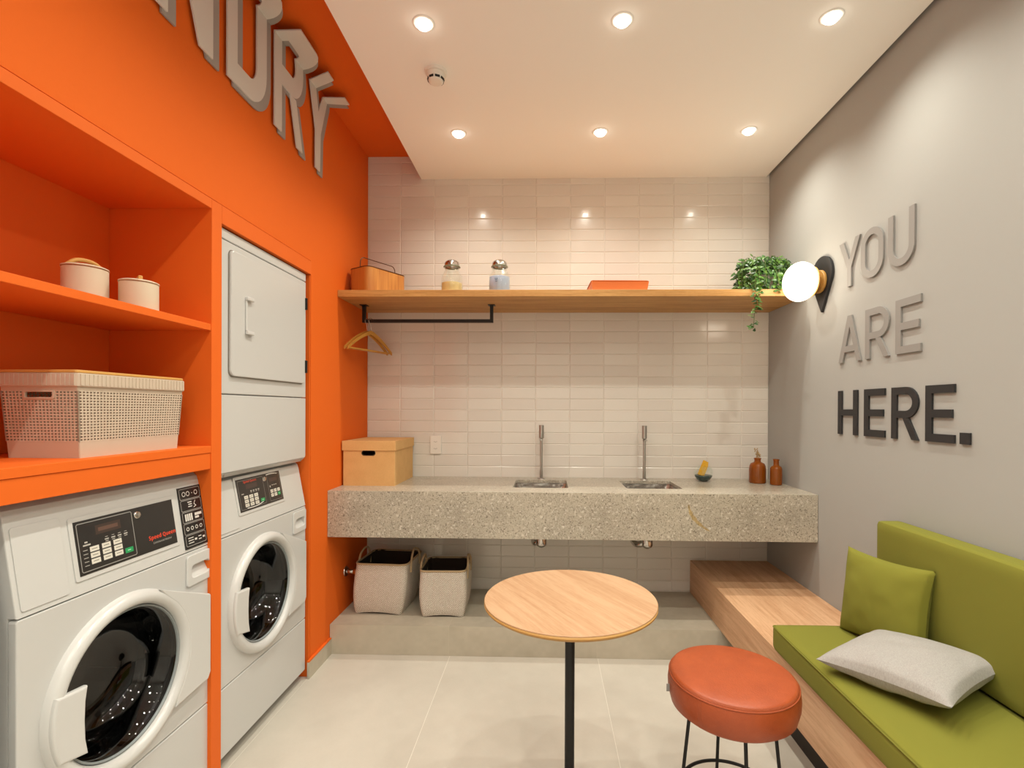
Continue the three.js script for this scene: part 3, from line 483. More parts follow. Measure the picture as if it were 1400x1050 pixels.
{ // ivy
  const o = thing('potted_ivy', 'trailing green ivy in a pot on the shelf end beside the globe lamp', 'plant', [2.52, YS, 0.33]);
  mesh('pot', lathe([[0, 0], [0.05, 0], [0.055, 0.004], [0.07, 0.1], [0.07, 0.11], [0.064, 0.11], [0.062, 0.095], [0, 0.095]], 40), std({ color: 0xcfc8bd, roughness: 0.6 }), o);
  const leafShape = [[0, 0], [0.35, -0.12], [0.42, 0.18], [0.28, 0.42], [0.3, 0.62], [0, 1], [-0.3, 0.62], [-0.28, 0.42], [-0.42, 0.18], [-0.35, -0.12]];
  const leaf = (p, dir, nrm, s) => { const y = dir.clone().normalize(), z = nrm.clone().addScaledVector(y, -nrm.dot(y)).normalize(), x = y.clone().cross(z), v = []; const P = ([a, b]) => p.clone().addScaledVector(x, a * s).addScaledVector(y, b * s).addScaledVector(z, -Math.abs(a) * s * 0.25 - b * b * s * 0.2);
    const c = P([0, 0.35]); for (let i = 0; i < leafShape.length; i++) { const A = P(leafShape[i]), B = P(leafShape[(i + 1) % leafShape.length]); v.push(...c.toArray(), ...A.toArray(), ...B.toArray()); } return v; };
  const vs = [[], [], []], stems = [];
  const vine = (pts, n, spread = 0.018) => { const c = new THREE.CatmullRomCurve3(pts.map(q => V(...q))); stems.push(flat(new THREE.TubeGeometry(c, 24, 0.0016, 5)));
    for (let i = 0; i < n; i++) { const t = (i + 0.5) / n, p = c.getPoint(t), a = rnd() * 6.283, d = V(Math.cos(a), rr(-0.7, 0.35), Math.sin(a)), off = d.clone().multiplyScalar(rr(0.2, 1) * spread);
      const nr = V(rr(-0.6, 0.6), rr(0.3, 1), rr(0.2, 1.1)); vs[Math.floor(rnd() * 3)].push(...leaf(p.clone().add(off), d, nr, rr(0.021, 0.034))); } };
  for (let k = 0; k < 40; k++) { const a = k / 40 * 6.283 + rr(-0.2, 0.2), r = rr(0.08, 0.14), top = rr(0.15, 0.225); const ex = Math.max(-0.15, Math.min(0.125, r * 1.15 * Math.cos(a))), ez = Math.max(-0.12, r * Math.sin(a)); vine([[0, 0.09, 0], [ex * 0.4, top * 0.9, ez * 0.4], [ex * 0.8, top, ez * 0.8], [ex, top - rr(0.04, 0.12), ez], [ex * 1.02, rr(0.02, 0.08), Math.min(ez * 1.08, 0.15)]], 15); }
  vine([[-0.02, 0.1, 0.03], [-0.08, 0.14, 0.11], [-0.115, 0.08, 0.165], [-0.122, 0.0, 0.18], [-0.115, -0.06, 0.182], [-0.125, -0.13, 0.178], [-0.13, -0.2, 0.18], [-0.136, -0.228, 0.18]], 52, 0.014);
  vine([[-0.02, 0.1, 0.03], [-0.07, 0.15, 0.11], [-0.095, 0.08, 0.165], [-0.1, 0.0, 0.18], [-0.104, -0.07, 0.18], [-0.106, -0.12, 0.18]], 30, 0.014);
  vine([[0.0, 0.1, 0.03], [-0.0, 0.15, 0.1], [0.01, 0.08, 0.16], [0.012, 0.0, 0.178], [0.012, -0.02, 0.18]], 20);
  vine([[0.05, 0.1, 0.03], [0.07, 0.12, 0.1], [0.08, 0.04, 0.16], [0.085, -0.03, 0.178]], 18);
  for (let k = 0; k < 420; k++) {                      // leaves over the face of the clump
    const a = rr(-0.25, 3.4), u = rr(0, 1), p = V(Math.max(-0.155, Math.min(0.13, 0.15 * Math.cos(a) * rr(0.75, 1.05))), 0.02 + 0.2 * u - 0.02 * Math.abs(Math.cos(a)), Math.min(0.165, 0.145 * Math.sin(a) * Math.sqrt(1 - 0.55 * u * u) * rr(0.8, 1.08)));
    const b = rr(0, 6.283); vs[Math.floor(rnd() * 3)].push(...leaf(p, V(0.5 * Math.cos(b), -0.8 + 0.5 * Math.sin(b), 0.35), V(p.x * 4 + rr(-0.4, 0.4), rr(0.1, 0.9), 0.8), rr(0.018, 0.029))); }
  const mats = [0x3f6a24, 0x577f2c, 0x2d4f20].map(c => phys({ color: c, roughness: 0.45, transmission: 0.15, thickness: 0, side: THREE.DoubleSide }));
  vs.forEach((v, i) => { const g = new THREE.BufferGeometry(); g.setAttribute('position', new THREE.Float32BufferAttribute(v, 3)); g.setAttribute('uv', new THREE.Float32BufferAttribute(new Float32Array(v.length / 3 * 2), 2)); g.computeVertexNormals(); const m = mesh('foliage', g, mats[i], o); m.userData.kind = 'stuff'; });
  mesh('stems', stems, std({ color: 0x57652f, roughness: 0.8 }), o);
}

// ------------------------------------------------------------------ things on the orange shelves
{ // perforated basket: grid of strips
  const o = thing('plastic_basket', 'beige perforated plastic basket on the lower orange shelf', 'basket', [-0.142, 1.25, 1.862]);
  const wz = 0.176, wx = 0.098, h = 0.228, ex = 0.018, ez = 0.016, geo = [];
  const pt = (side, s, v) => { const zx = wz + ez * v, xx = wx + ex * v * 0.5, y = h * v; return side === 0 ? [xx, y, s * zx] : side === 1 ? [-xx, y, s * zx] : side === 2 ? [s * xx, y, zx] : [s * xx, y, -zx]; };
  const bar = (a, b, r) => { const A = V(...a), B = V(...b), d = B.clone().sub(A), g = new THREE.BoxGeometry(r * 2, d.length(), r * 2); g.applyQuaternion(new THREE.Quaternion().setFromUnitVectors(V(0, 1, 0), d.normalize())); return g.translate((A.x + B.x) / 2, (A.y + B.y) / 2, (A.z + B.z) / 2); };
  const slab = (side, s0, s1, v0, v1, t = 0.003) => { const q = [pt(side, s0, v0), pt(side, s1, v0), pt(side, s1, v1), pt(side, s0, v1)], c = q.map(p => V(...p)); const n = c[1].clone().sub(c[0]).cross(c[3].clone().sub(c[0])).normalize().multiplyScalar(t / 2); const f = [...c.map(p => p.clone().add(n)), ...c.map(p => p.clone().sub(n))]; const I = [0, 1, 2, 0, 2, 3, 4, 6, 5, 4, 7, 6, 0, 5, 1, 0, 4, 5, 1, 6, 2, 1, 5, 6, 2, 7, 3, 2, 6, 7, 3, 4, 0, 3, 7, 4]; const g = new THREE.BufferGeometry(); g.setAttribute('position', new THREE.Float32BufferAttribute(I.flatMap(i => f[i].toArray()), 3)); g.setAttribute('uv', new THREE.Float32BufferAttribute(new Float32Array(72), 2)); g.computeVertexNormals(); return g; };
  const side = (k, nCols, hole) => { const nr = 17, v0 = 0.2, v1 = 0.8;
    for (let r = 0; r <= nr; r++) { const v = v0 + (v1 - v0) * r / nr; if (hole && v > 0.7 && v < 0.79) { geo.push(bar(pt(k, -1, v), pt(k, -0.36, v), 0.0019), bar(pt(k, 0.36, v), pt(k, 1, v), 0.0019)); } else geo.push(bar(pt(k, -1, v), pt(k, 1, v), 0.0019)); }
    for (let c = 0; c <= nCols; c++) { const s = -1 + 2 * c / nCols; geo.push(bar(pt(k, s, v0), pt(k, s, hole && Math.abs(s) < 0.36 ? 0.69 : v1), 0.0021)); }
    geo.push(slab(k, -1, 1, 0, v0), slab(k, -1, 1, v1, 1)); };
  side(0, 36, false); side(1, 36, false); side(2, 21, true); side(3, 21, true); geo.push(bx(-wx, wx, 0, 0.004, -wz, wz));
  mesh('basket_body', geo, M.rattan, o);
  const rimPts = (v, e) => roundRect(-wx - ex * 0.5 * v - e, wx + ex * 0.5 * v + e, -wz - ez * v - e, wz + ez * v + e, 0.012, 4);
  mesh('rim_band', poly(rimPts(1, 0.006), 0.036, 0.002, [rimPts(1, -0.001)]).rotateX(-Math.PI / 2).translate(0, h - 0.034, 0).scale(1, 1, 1), M.rattan, o);
  mesh('bamboo_lid', poly(rimPts(1, 0.004), 0.008, 0.002).rotateX(-Math.PI / 2).translate(0, h + 0.0025, 0), M.bamboo, o);
  const gs = []; for (let k = 0; k < 30; k++) { const z = -wz - 0.016 + (2 * wz + 0.032) * (k + 0.5) / 30; gs.push(bx(wx + 0.0145, wx + 0.0165, h - 0.031, h - 0.001, z - 0.0035, z + 0.0035)); } for (let k = 0; k < 17; k++) { const x = -wx - 0.01 + (2 * wx + 0.02) * (k + 0.5) / 17; gs.push(bx(x - 0.0035, x + 0.0035, h - 0.031, h - 0.001, wz + 0.0215, wz + 0.0235)); }
  mesh('rim_ribs', gs, M.rattan, o);
  mesh('handle_frame', poly(roundRect(-0.044, 0.044, -0.012, 0.012, 0.006), 0.006, 0.001, [roundRect(-0.037, 0.037, -0.007, 0.007, 0.003)]).translate(0, 0.172, wz + 0.0105), M.rattan, o);
}
function canister(x, z, r, h, label, arch) {
  const o = thing('canister', label, 'canister', [x, 1.692, z], 0, 'cream canisters on the upper orange shelf');
  mesh('body', lathe([[0, 0], [r - 0.005, 0], [r, 0.005], [r, h], [r - 0.004, h], [0, h]], 48), M.cream, o);
  mesh('lid', lathe([[0, h + 0.009], [r * 0.9, h + 0.009], [r + 0.001, h + 0.006], [r + 0.0015, h + 0.001], [0, h + 0.0005]], 48), M.cream, o);
  if (arch) mesh('handle', tube([[-0.02, h + 0.006, r * 0.72], [-0.01, h + 0.024, r * 0.4], [0, h + 0.029, 0], [0.01, h + 0.024, -r * 0.4], [0.02, h + 0.006, -r * 0.72]], 0.006, 40, false, 10), M.bamboo, o);
  else mesh('handle', [rb(-0.03, 0.03, h + 0.009, h + 0.024, -0.006, 0.006, 0.003)], M.bamboo, o).rotation.y = -0.75;
}
canister(-0.2, 1.858, 0.056, 0.118, 'larger cream canister with arched bamboo handle on upper orange shelf', true);
canister(-0.1, 1.776, 0.052, 0.094, 'smaller cream canister with bamboo knob on upper orange shelf', false);

// ------------------------------------------------------------------ laundry baskets under the counter
function laundryBasket(x0, x1, zf, dep, h, tx0, tx1, turn, label) {
  const xc = (x0 + x1) / 2, o = thing('laundry_basket', label, 'basket', [xc, 0.167, zf - dep / 2], turn, 'woven laundry baskets under the counter');
  const NV = 14, NS = 10, bw = (x1 - x0) / 2, tw = (tx1 - tx0) / 2, bd = dep / 2, td = bd + (tw - bw), cx = (tx0 + tx1) / 2 - xc;
  const ringAt = v => { const bulge = 0.012 * Math.sin(Math.PI * Math.pow(v, 0.8)), w = bw + (tw - bw) * v + bulge, d = bd + (td - bd) * v + bulge, r = 0.022 + 0.012 * v; return roundRect(-w, w, -d, d, r, 4).flatMap((p, i, a) => { const q = a[(i + 1) % a.length], long = Math.hypot(q[0] - p[0], q[1] - p[1]) > 0.05, out = [p]; if (long) for (let k = 1; k < NS; k++) out.push([p[0] + (q[0] - p[0]) * k / NS, p[1] + (q[1] - p[1]) * k / NS]); return out; })
    .map(([x, z]) => { const ar = Math.min(1, Math.max(0, 1 - v * 6)); const mid = Math.max(0, 1 - Math.abs(x) / w) * Math.max(0, 1 - Math.abs(z) / d); return [x + cx * v, h * v + ar * 0.012 * (z > 0 ? Math.max(0, 1 - Math.pow(x / w, 2)) : 0), z]; }); };
  const build = (inset) => { const pos = [], uv = []; for (let l = 0; l < NV; l++) { const A = ringAt(l / NV), B = ringAt((l + 1) / NV), N = A.length; let per = 0; for (let k = 0; k < N; k++) { const q = (k + 1) % N, len = Math.hypot(A[q][0] - A[k][0], A[q][2] - A[k][2]), s = inset, f = p => [p[0] * s, p[1] + (inset < 1 ? 0.004 : 0), p[2] * s]; const a = f(A[k]), b = f(A[q]), c = f(B[q]), d = f(B[k]); pos.push(...a, ...b, ...c, ...a, ...c, ...d); const u0 = per, u1 = per + len, v0 = l / NV * h, v1 = (l + 1) / NV * h; uv.push(u0, v0, u1, v0, u1, v1, u0, v0, u1, v1, u0, v1); per = u1; } }
    const g = new THREE.BufferGeometry(); g.setAttribute('position', new THREE.Float32BufferAttribute(pos, 3)); g.setAttribute('uv', new THREE.Float32BufferAttribute(uv, 2)); g.computeVertexNormals(); return g; };
  mesh('woven_wall', build(1), M.weave, o); mesh('lining', [build(0.965), bx(-bw * 0.95, bw * 0.95, 0.006, 0.012, -bd * 0.95, bd * 0.95)], M.inside, o);
  const rim = ringAt(1).filter((_, i) => i % 2 === 0); mesh('rim', tube(rim, 0.006, 140, true, 8), M.jute, o);
  for (const s of [-1, 1]) { const X = cx + s * tw, z0 = td * 0.55; mesh('handle', tube([[X + s * 0.004, h - 0.06, z0], [X + s * 0.005, h - 0.01, z0 * 0.98], [X + s * 0.004, h + 0.035, z0 * 0.7], [X - s * 0.002, h + 0.058, 0], [X + s * 0.004, h + 0.035, -z0 * 0.7], [X + s * 0.005, h - 0.01, -z0 * 0.98], [X + s * 0.004, h - 0.06, -z0]], 0.0065, 60, false, 8), M.jute, o); }
}
laundryBasket(0.088, 0.372, 0.435, 0.27, 0.3, 0.098, 0.412, -0.06, 'woven laundry basket with dark inside nearest the orange wall');
laundryBasket(0.492, 0.735, 0.462, 0.25, 0.272, 0.48, 0.748, 0.03, 'slightly smaller woven laundry basket, right of its twin');

// ------------------------------------------------------------------ bench, cushions, pillows
{ const o = thing('wooden_bench', 'long low wooden bench along the grey wall', 'bench', [0, 0, 0]);
  mesh('seat_board', metric(rb(2.187, W - 0.002, 0.36, 0.38, 0.002, 3.3, 0.001, 1), 'z', 0.2), M.bench, o);
  mesh('front_board', metric(rb(2.187, 2.207, 0.168, 0.3598, 0.002, 3.3, 0.001, 1), 'z', 0.9), M.bench, o);
  mesh('end_board', metric(bx(2.208, W - 0.002, 0.168, 0.3595, 3.28, 3.3), 'x'), M.bench, o);
  mesh('bottom_board', metric(bx(2.2075, W - 0.002, 0.168, 0.183, 0.002, 3.279), 'z'), M.bench, o);
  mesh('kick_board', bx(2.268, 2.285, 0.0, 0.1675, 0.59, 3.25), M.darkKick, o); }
function softBox(x0, x1, y0, y1, z0, z1, r, amp, s) {   // upholstered block: rounded, slightly domed faces
  const g = new RoundedBoxGeometry(x1 - x0, y1 - y0, z1 - z0, 6, r), p = g.attributes.position, w = (x1 - x0) / 2, h = (y1 - y0) / 2, d = (z1 - z0) / 2;
  return metric(g.translate((x0 + x1) / 2, (y0 + y1) / 2, (z0 + z1) / 2), 'z');
}
function grid3(w, h, d, n, r, dome) {                   // rounded block from a subdivided box so that its faces can swell
  const g = new THREE.BoxGeometry(2 * w, 2 * h, 2 * d, n[0], n[1], n[2]), p = g.attributes.position;
  for (let i = 0; i < p.count; i++) { let q = [p.getX(i), p.getY(i), p.getZ(i)], L = [w, h, d]; const c = q.map((v, k) => Math.max(-L[k] + r, Math.min(L[k] - r, v))), e = q.map((v, k) => v - c[k]), l = Math.hypot(...e); if (l > 0) q = c.map((v, k) => v + e[k] / l * r);
    const u = q.map((v, k) => 1 - Math.pow(v / L[k], 2)); p.setXYZ(i, q[0] + Math.sign(q[0]) * dome[0] * u[1] * u[2], q[1] + Math.sign(q[1]) * dome[1] * Math.sqrt(Math.max(0, u[0] * u[2])), q[2]); }
  g.computeVertexNormals(); return g;
}
{ const o = thing('seat_cushion', 'long olive green seat cushion lying on the bench', 'cushion', [2.4, 0.3805, 2.26]);
  mesh('pad', metric(grid3(0.232, 0.052, 1.02, [24, 10, 80], 0.02, [0.004, 0.006, 0]).translate(0, 0.0585, 0), 'z'), M.green, o);
  mesh('piping', tube(roundRect(-0.2285, 0.2285, -1.0165, 1.0165, 0.008, 3).map(([x, z]) => [x, 0.103, z]), 0.0026, 600, true, 6), M.green, o); }
{ const o = thing('backrest_cushion', 'long olive green backrest cushion against the grey wall', 'cushion', [2.642, 0.4985, 2.26]);
  mesh('pad', metric(grid3(0.048, 0.218, 1.022, [8, 20, 60], 0.022, [0.006, 0.0, 0]).translate(0, 0.218, 0), 'z'), M.green, o); }
function pillowGeo(a, b, t, seedN) {
  const n = 40, pos = [], idx = [], uv = [];
  for (const s of [1, -1]) for (let j = 0; j <= n; j++) for (let i = 0; i <= n; i++) {
    const u = -1 + 2 * i / n, v = -1 + 2 * j / n, x = a * u * (1 - 0.085 * (1 - v * v) * u * u), y = b * v * (1 - 0.085 * (1 - u * u) * v * v);
    const e = Math.max(0, (1 - u * u) * (1 - v * v)), f = Math.pow(e, 0.42), wr = 0.006 * (noise(u * 4 + 20, v * 4 + 20, 64, 64, seedN) - 0.5) + 0.004 * Math.sin(9 * (u - v) + seedN) * Math.pow(Math.abs(u * v), 1.5);
    pos.push(x, y, s * (t * f + wr * Math.min(1, e * 3))); uv.push(x, y);
  }
  const N = (n + 1) * (n + 1); for (const [o, f] of [[0, 0], [N, 1]]) for (let j = 0; j < n; j++) for (let i = 0; i < n; i++) { const A = o + j * (n + 1) + i, B = A + 1, C = A + n + 1, D = C + 1; if (f) idx.push(A, C, B, B, C, D); else idx.push(A, B, C, B, D, C); }
  const g = new THREE.BufferGeometry(); g.setAttribute('position', new THREE.Float32BufferAttribute(pos, 3)); g.setAttribute('uv', new THREE.Float32BufferAttribute(uv, 2)); g.setIndex(idx); g.computeVertexNormals(); return g;
}
function place(o, c, right, up) { const r = V(...right).normalize(), u = V(...up); u.addScaledVector(r, -u.dot(r)).normalize(); const n = r.clone().cross(u); o.quaternion.setFromRotationMatrix(new THREE.Matrix4().makeBasis(r, u, n)); o.position.set(...c); }
{ const p = mesh('throw_pillow', pillowGeo(0.17, 0.17, 0.062, 3), M.green); tag(p, 'square olive green pillow leaning upright against the backrest', 'pillow', 'pillows on the bench');
  place(p, [2.508, 0.657, 1.425], [0.32, 0, 0.94], [0.12, 1, -0.06]); }
{ const p = mesh('throw_pillow', pillowGeo(0.186, 0.192, 0.064, 9), M.greyFabric); tag(p, 'pale grey pillow lying flat on the green seat cushion', 'pillow', 'pillows on the bench');
  place(p, [2.402, 0.563, 1.7], [0.35, 0.02, 0.32 * 0 - 0.2], [0.105, 0.03, 0.36]); p.rotateX(Math.PI); }

// ------------------------------------------------------------------ table and stool
{ const o = thing('round_table', 'small round oak table on a single black post', 'table', [1.302, 0, 1.664]);
  const r = 0.29, y = 0.75;
  mesh('table_top', metric(lathe([[0, y], [r - 0.002, y], [r, y - 0.002], [r, y - 0.014], [0, y - 0.014]], 96), 'x'), M.oak, o).rotation.y = -1.02;
  mesh('edge_band', lathe([[r - 0.004, y - 0.014], [r + 0.0006, y - 0.003], [r + 0.0006, y - 0.013], [r - 0.012, y - 0.022], [0.0, y - 0.022]], 96), M.oakEdge, o);
  mesh('post', lathe([[0.05, y - 0.022], [0.05, y - 0.027], [0.022, y - 0.03], [0.0195, y - 0.05], [0.018, y - 0.09], [0.0165, y - 0.16], [0.0165, 0.02], [0.0165, 0.012]], 32), M.black, o);
  mesh('foot', lathe([[0, 0.016], [0.03, 0.016], [0.19, 0.009], [0.2, 0.006], [0.2, 0]], 64), M.black, o); }
{ const o = thing('round_stool', 'round stool with tan leather seat and thin black wire legs', 'stool', [1.842, 0, 1.677]);
  const y = 0.515, r = 0.203;
  mesh('seat', [lathe([[0, y + 0.008], [r * 0.5, y + 0.0065], [r * 0.8, y + 0.002], [r * 0.93, y - 0.002], [r * 0.97, y - 0.006], [r * 0.988, y - 0.0135], [r * 0.99, y - 0.017], [r + 0.001, y - 0.023], [r + 0.004, y - 0.045], [r + 0.003, y - 0.07], [r - 0.006, y - 0.106], [r - 0.026, y - 0.122], [0, y - 0.124]], 96)].map(g => metric(g, 'x')), M.leather, o);
  mesh('piping', new THREE.TorusGeometry(r * 0.993, 0.0026, 8, 96).rotateX(Math.PI / 2).translate(0, y - 0.0165, 0), M.leather, o);
  mesh('seat_plate', cyl(0.15, 0.15, 0.01, 0, y - 0.133, 0, 40), M.black, o);
  const N = 4, rt = 0.135, rbm = 0.175, off = 0.06;
  for (let k = 0; k < N; k++) { const a = off + k * 2 * Math.PI / N; mesh('leg', rod([rt * Math.cos(a), y - 0.128, rt * Math.sin(a)], [rbm * Math.cos(a), 0, rbm * Math.sin(a)], 0.0058), M.black, o); }
  const rg = rbm + (rt - rbm) * 0.1 / 0.385; mesh('foot_ring', new THREE.TorusGeometry(rg, 0.0058, 10, 80).rotateX(Math.PI / 2).translate(0, 0.1, 0), M.black, o);
  mesh('tag', bx(-r - 0.014, -r, y - 0.07, y - 0.045, 0.0, 0.002), M.signGrey, o); }

// ------------------------------------------------------------------ lettering
function clipY(p, y, keepBelow) { const o = []; for (let i = 0; i < p.length; i++) { const A = p[i], B = p[(i + 1) % p.length], a = keepBelow ? A[1] <= y : A[1] >= y, b = keepBelow ? B[1] <= y : B[1] >= y; if (a) o.push(A); if (a !== b) { const t = (y - A[1]) / (B[1] - A[1]); o.push([A[0] + (B[0] - A[0]) * t, y]); } } return o; }
const quad = (a, b, c, d) => [a, b, c, d];
const arcBand = (cx, cy, r0x, r0y, r1x, r1y, a0, a1, n = 10) => { const o = []; for (let i = 0; i < n; i++) { const t0 = (a0 + (a1 - a0) * i / n) * Math.PI / 180, t1 = (a0 + (a1 - a0) * (i + 1) / n) * Math.PI / 180; o.push([[cx + r0x * Math.cos(t0), cy + r0y * Math.sin(t0)], [cx + r1x * Math.cos(t0), cy + r1y * Math.sin(t0)], [cx + r1x * Math.cos(t1), cy + r1y * Math.sin(t1)], [cx + r0x * Math.cos(t1), cy + r0y * Math.sin(t1)]]); } return o; };
{ // big letters on the orange wall, folded over onto the orange ceiling; u runs to the right (= -z), v up from the letters' feet
  const H = 0.526, FOLD = 0.41, Y0 = 2.64, YF = 3.05;
  const L = {
    Y: { z: 0.92, p: [[[0.12, 0], [0.172, 0], [0.18, 0.2], [0.121, 0.2]], [[0.121, 0.2], [0.15, 0.2], [0.154, 0.307], [0.124, 0.41], [0.069, H], [0.004, H], [0.057, 0.41]], [[0.15, 0.2], [0.18, 0.2], [0.256, 0.41], [0.271, H], [0.21, H], [0.204, 0.41], [0.154, 0.307]]] },
    R: { z: 1.187, p: [[[0, 0], [0.06, 0], [0.06, H], [0, H]], [[0.06, 0.44], [0.15, 0.44], [0.15, H], [0.06, H]], ...arcBand(0.15, 0.372, 0.036, 0.067, 0.106, 0.154, -90, 90, 14), [[0.06, 0.218], [0.15, 0.218], [0.15, 0.306], [0.06, 0.306]], [[0.196, 0], [0.251, 0], [0.187, 0.218], [0.132, 0.218]]] },
    D: { z: 1.51, p: [[[0, 0], [0.06, 0], [0.06, H], [0, H]], [[0.06, 0], [0.14, 0], [0.14, 0.084], [0.06, 0.084]], [[0.06, 0.45], [0.14, 0.45], [0.14, H], [0.06, H]], ...arcBand(0.14, 0.16, 0.05, 0.076, 0.12, 0.16, -90, 0, 9), [[0.19, 0.16], [0.26, 0.16], [0.26, 0.4], [0.19, 0.4]], ...arcBand(0.14, 0.4, 0.05, 0.05, 0.12, 0.126, 0, 90, 9)] },
    N: { z: 1.864, p: [[[0, 0], [0.06, 0], [0.06, H], [0, H]], [[0.213, 0], [0.273, 0], [0.273, H], [0.213, H]], [[0.204, 0], [0.213, 0], [0.213, 0.166], [0.089, H], [0.06, H], [0.06, 0.419]]] },
    U: { z: 2.2, p: [[[0, 0.11], [0.06, 0.11], [0.06, H], [0, H]], [[0.2, 0.11], [0.26, 0.11], [0.26, H], [0.2, H]], ...arcBand(0.13, 0.11, 0.07, 0.055, 0.13, 0.11, 180, 360, 14)] },
    A: { z: 2.55, p: [[[0, 0], [0.06, 0], [0.14, 0.39], [0.14, H], [0.11, H]], [[0.22, 0], [0.28, 0], [0.17, H], [0.14, H], [0.14, 0.39]], [[0.085, 0.12], [0.195, 0.12], [0.184, 0.175], [0.096, 0.175]]] },
    L: { z: 2.8, p: [[[0, 0], [0.06, 0], [0.06, H], [0, H]], [[0.06, 0], [0.2, 0], [0.2, 0.07], [0.06, 0.07]]] },
  };
  const fold = (polys, a, b, du, dv) => { const out = [], yEdge = YF + 0.016 - a;      // a..b: the layer's distance from the wall
    for (const p0 of polys) {
      const p1 = p0.map(([u, v]) => [u + du, v + dv]), lo = clipY(p1, FOLD, true), hi = clipY(p1, FOLD, false);
      if (lo.length > 2) { const q = lo.map(([u, v]) => [u, v >= FOLD - 1e-6 ? yEdge : Y0 + v]); out.push(poly(ccw(q), b - a).rotateY(Math.PI / 2).translate(a, 0, 0)); }
      if (hi.length > 2) { const q = hi.map(([u, v]) => [u, b + (v - FOLD)]), g = poly(ccw(q), b - a);
        g.applyMatrix4(new THREE.Matrix4().set(0, 1, 0, 0, 0, 0, -1, yEdge, -1, 0, 0, 0, 0, 0, 0, 1)); out.push(g); }
    } return out; };
  for (const [k, { z, p }] of Object.entries(L)) {
    const o = thing('wall_letter', `big light grey letter ${k} with darker backing folded from orange wall to ceiling`, 'letter', [0, 0, 0], 0, 'big letters of the word on the orange wall');
    o.position.set(0, Y0, z); const sh = g => g.translate(0, -Y0, 0);
    mesh('face', fold(p, 0.01, 0.016, 0, 0).map(sh), M.letterFace, o);
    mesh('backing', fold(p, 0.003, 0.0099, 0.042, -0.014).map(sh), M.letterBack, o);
  }
}
{ // YOU ARE HERE. on the grey wall; u runs along +z
  const S = 0.031;
  const glyph = {
    Y: (w, h) => { const c = w / 2, q = S * 1.12; return [[[c - S / 2, 0], [c + S / 2, 0], [c + S / 2, 0.09], [c - S / 2, 0.09]], [[c - S / 2, 0.09], [c, 0.09], [c, 0.128], [q, h], [0, h]], [[c, 0.09], [c + S / 2, 0.09], [w, h], [w - q, h], [c, 0.128]]]; },
    O: w => { const r = w / 2; return [...arcBand(r, -1, r - S, r - S, r, r, 0, 180, 16), ...arcBand(r, r, r - S, r - S, r, r, 180, 360, 16), [[0, r], [S, r], [S, -1], [0, -1]], [[w - S, r], [w, r], [w, -1], [w - S, -1]]]; },
    U: w => { const r = w / 2; return [...arcBand(r, r, r - S, r - S, r, r, 180, 360, 16), [[0, r], [S, r], [S, 1], [0, 1]], [[w - S, r], [w, r], [w, 1], [w - S, 1]]]; },
    A: (w, h) => { const c = w / 2, q = S * 1.06, m = (c - S / 2) / h, hi = (c - q) / m, e = v => q + v * m; return [[[0, 0], [q, 0], [c, hi], [c, h], [c - S / 2, h]], [[w - q, 0], [w, 0], [c + S / 2, h], [c, h], [c, hi]], [[e(0.05), 0.05], [w - e(0.05), 0.05], [w - e(0.079), 0.079], [e(0.079), 0.079]]]; },
    R: w => [[[0, 0], [S, 0], [S, 1], [0, 1]], [[S, 'S'], [w * 0.55, 'S'], [w * 0.55, 1], [S, 1]], [[S, 0.088], [w * 0.55, 0.088], [w * 0.55, 0.118], [S, 0.118]], 'bowl', [[w - S * 1.1, 0], [w, 0], [w * 0.66, 0.0878], [w * 0.66 - S * 1.1, 0.0878]]],
    E: w => [[[0, 0], [S, 0], [S, 1], [0, 1]], [[S, 0], [w, 0], [w, S], [S, S]], [[S, 'M0'], [w * 0.92, 'M0'], [w * 0.92, 'M1'], [S, 'M1']], [[S, 'S'], [w, 'S'], [w, 1], [S, 1]]],
    H: w => [[[0, 0], [S, 0], [S, 1], [0, 1]], [[w - S, 0], [w, 0], [w, 1], [w - S, 1]], [[S, 'M0'], [w - S, 'M0'], [w - S, 'M1'], [S, 'M1']]],
    '.': w => [[[0, 0], [w, 0], [w, w], [0, w]]],
  };
  const words = [['YOU', 1.993, 0.226, M.signGrey, 'grey', [[0.807, 0.97], [0.978, 1.132], [1.163, 1.317]]], ['ARE', 1.625, 0.226, M.signGrey, 'grey', [[0.806, 0.982], [1.013, 1.172], [1.212, 1.353]]], ['HERE.', 1.27, 0.216, M.signBlack, 'black', [[0.803, 0.957], [1.008, 1.147], [1.19, 1.342], [1.38, 1.516], [1.541, 1.582]]]];
  for (const [word, y, h, mat, col, pos] of words) [...word].forEach((ch, i) => {
    const [z0, z1] = pos[i], w = z1 - z0; let ps = glyph[ch](w, h).flatMap(p => p === 'bowl' ? arcBand(w * 0.55, h - (h - 0.088) / 2, w * 0.45 - S, (h - 0.088) / 2 - S + 0.001, w * 0.45, (h - 0.088) / 2, -90, 90, 14) : [p]);
    ps = ps.map(p => p.map(([u, v]) => [u, v === 1 ? h : v === -1 ? h - w / 2 : v === 'S' ? h - S : v === 'M0' ? h / 2 - S / 2 : v === 'M1' ? h / 2 + S / 2 : v]));
    if (ch === 'O') ps = ps.map(p => p.map(([u, v]) => [u, v < -0.5 ? v + 1 + h - w / 2 : v]));
    const d = 0.008, geos = ps.map(p => poly(ccw(p), d).rotateY(-Math.PI / 2).translate(0, 0, 0));      // u -> +z, faces -x
    const nth = ch === 'E' && word === 'HERE.' ? (i === 1 ? 'first ' : 'last ') : '';
    const o = mesh('sign_letter', geos, mat); o.position.set(W - 0.001, y, z0);
    tag(o, ch === '.' ? 'square black full stop after the word HERE on the grey wall' : `${nth ? nth : ''}raised ${col} letter ${ch} of the word ${word.replace('.', '')} on the grey wall`, 'letter', 'raised letters on the grey wall');
  });
}

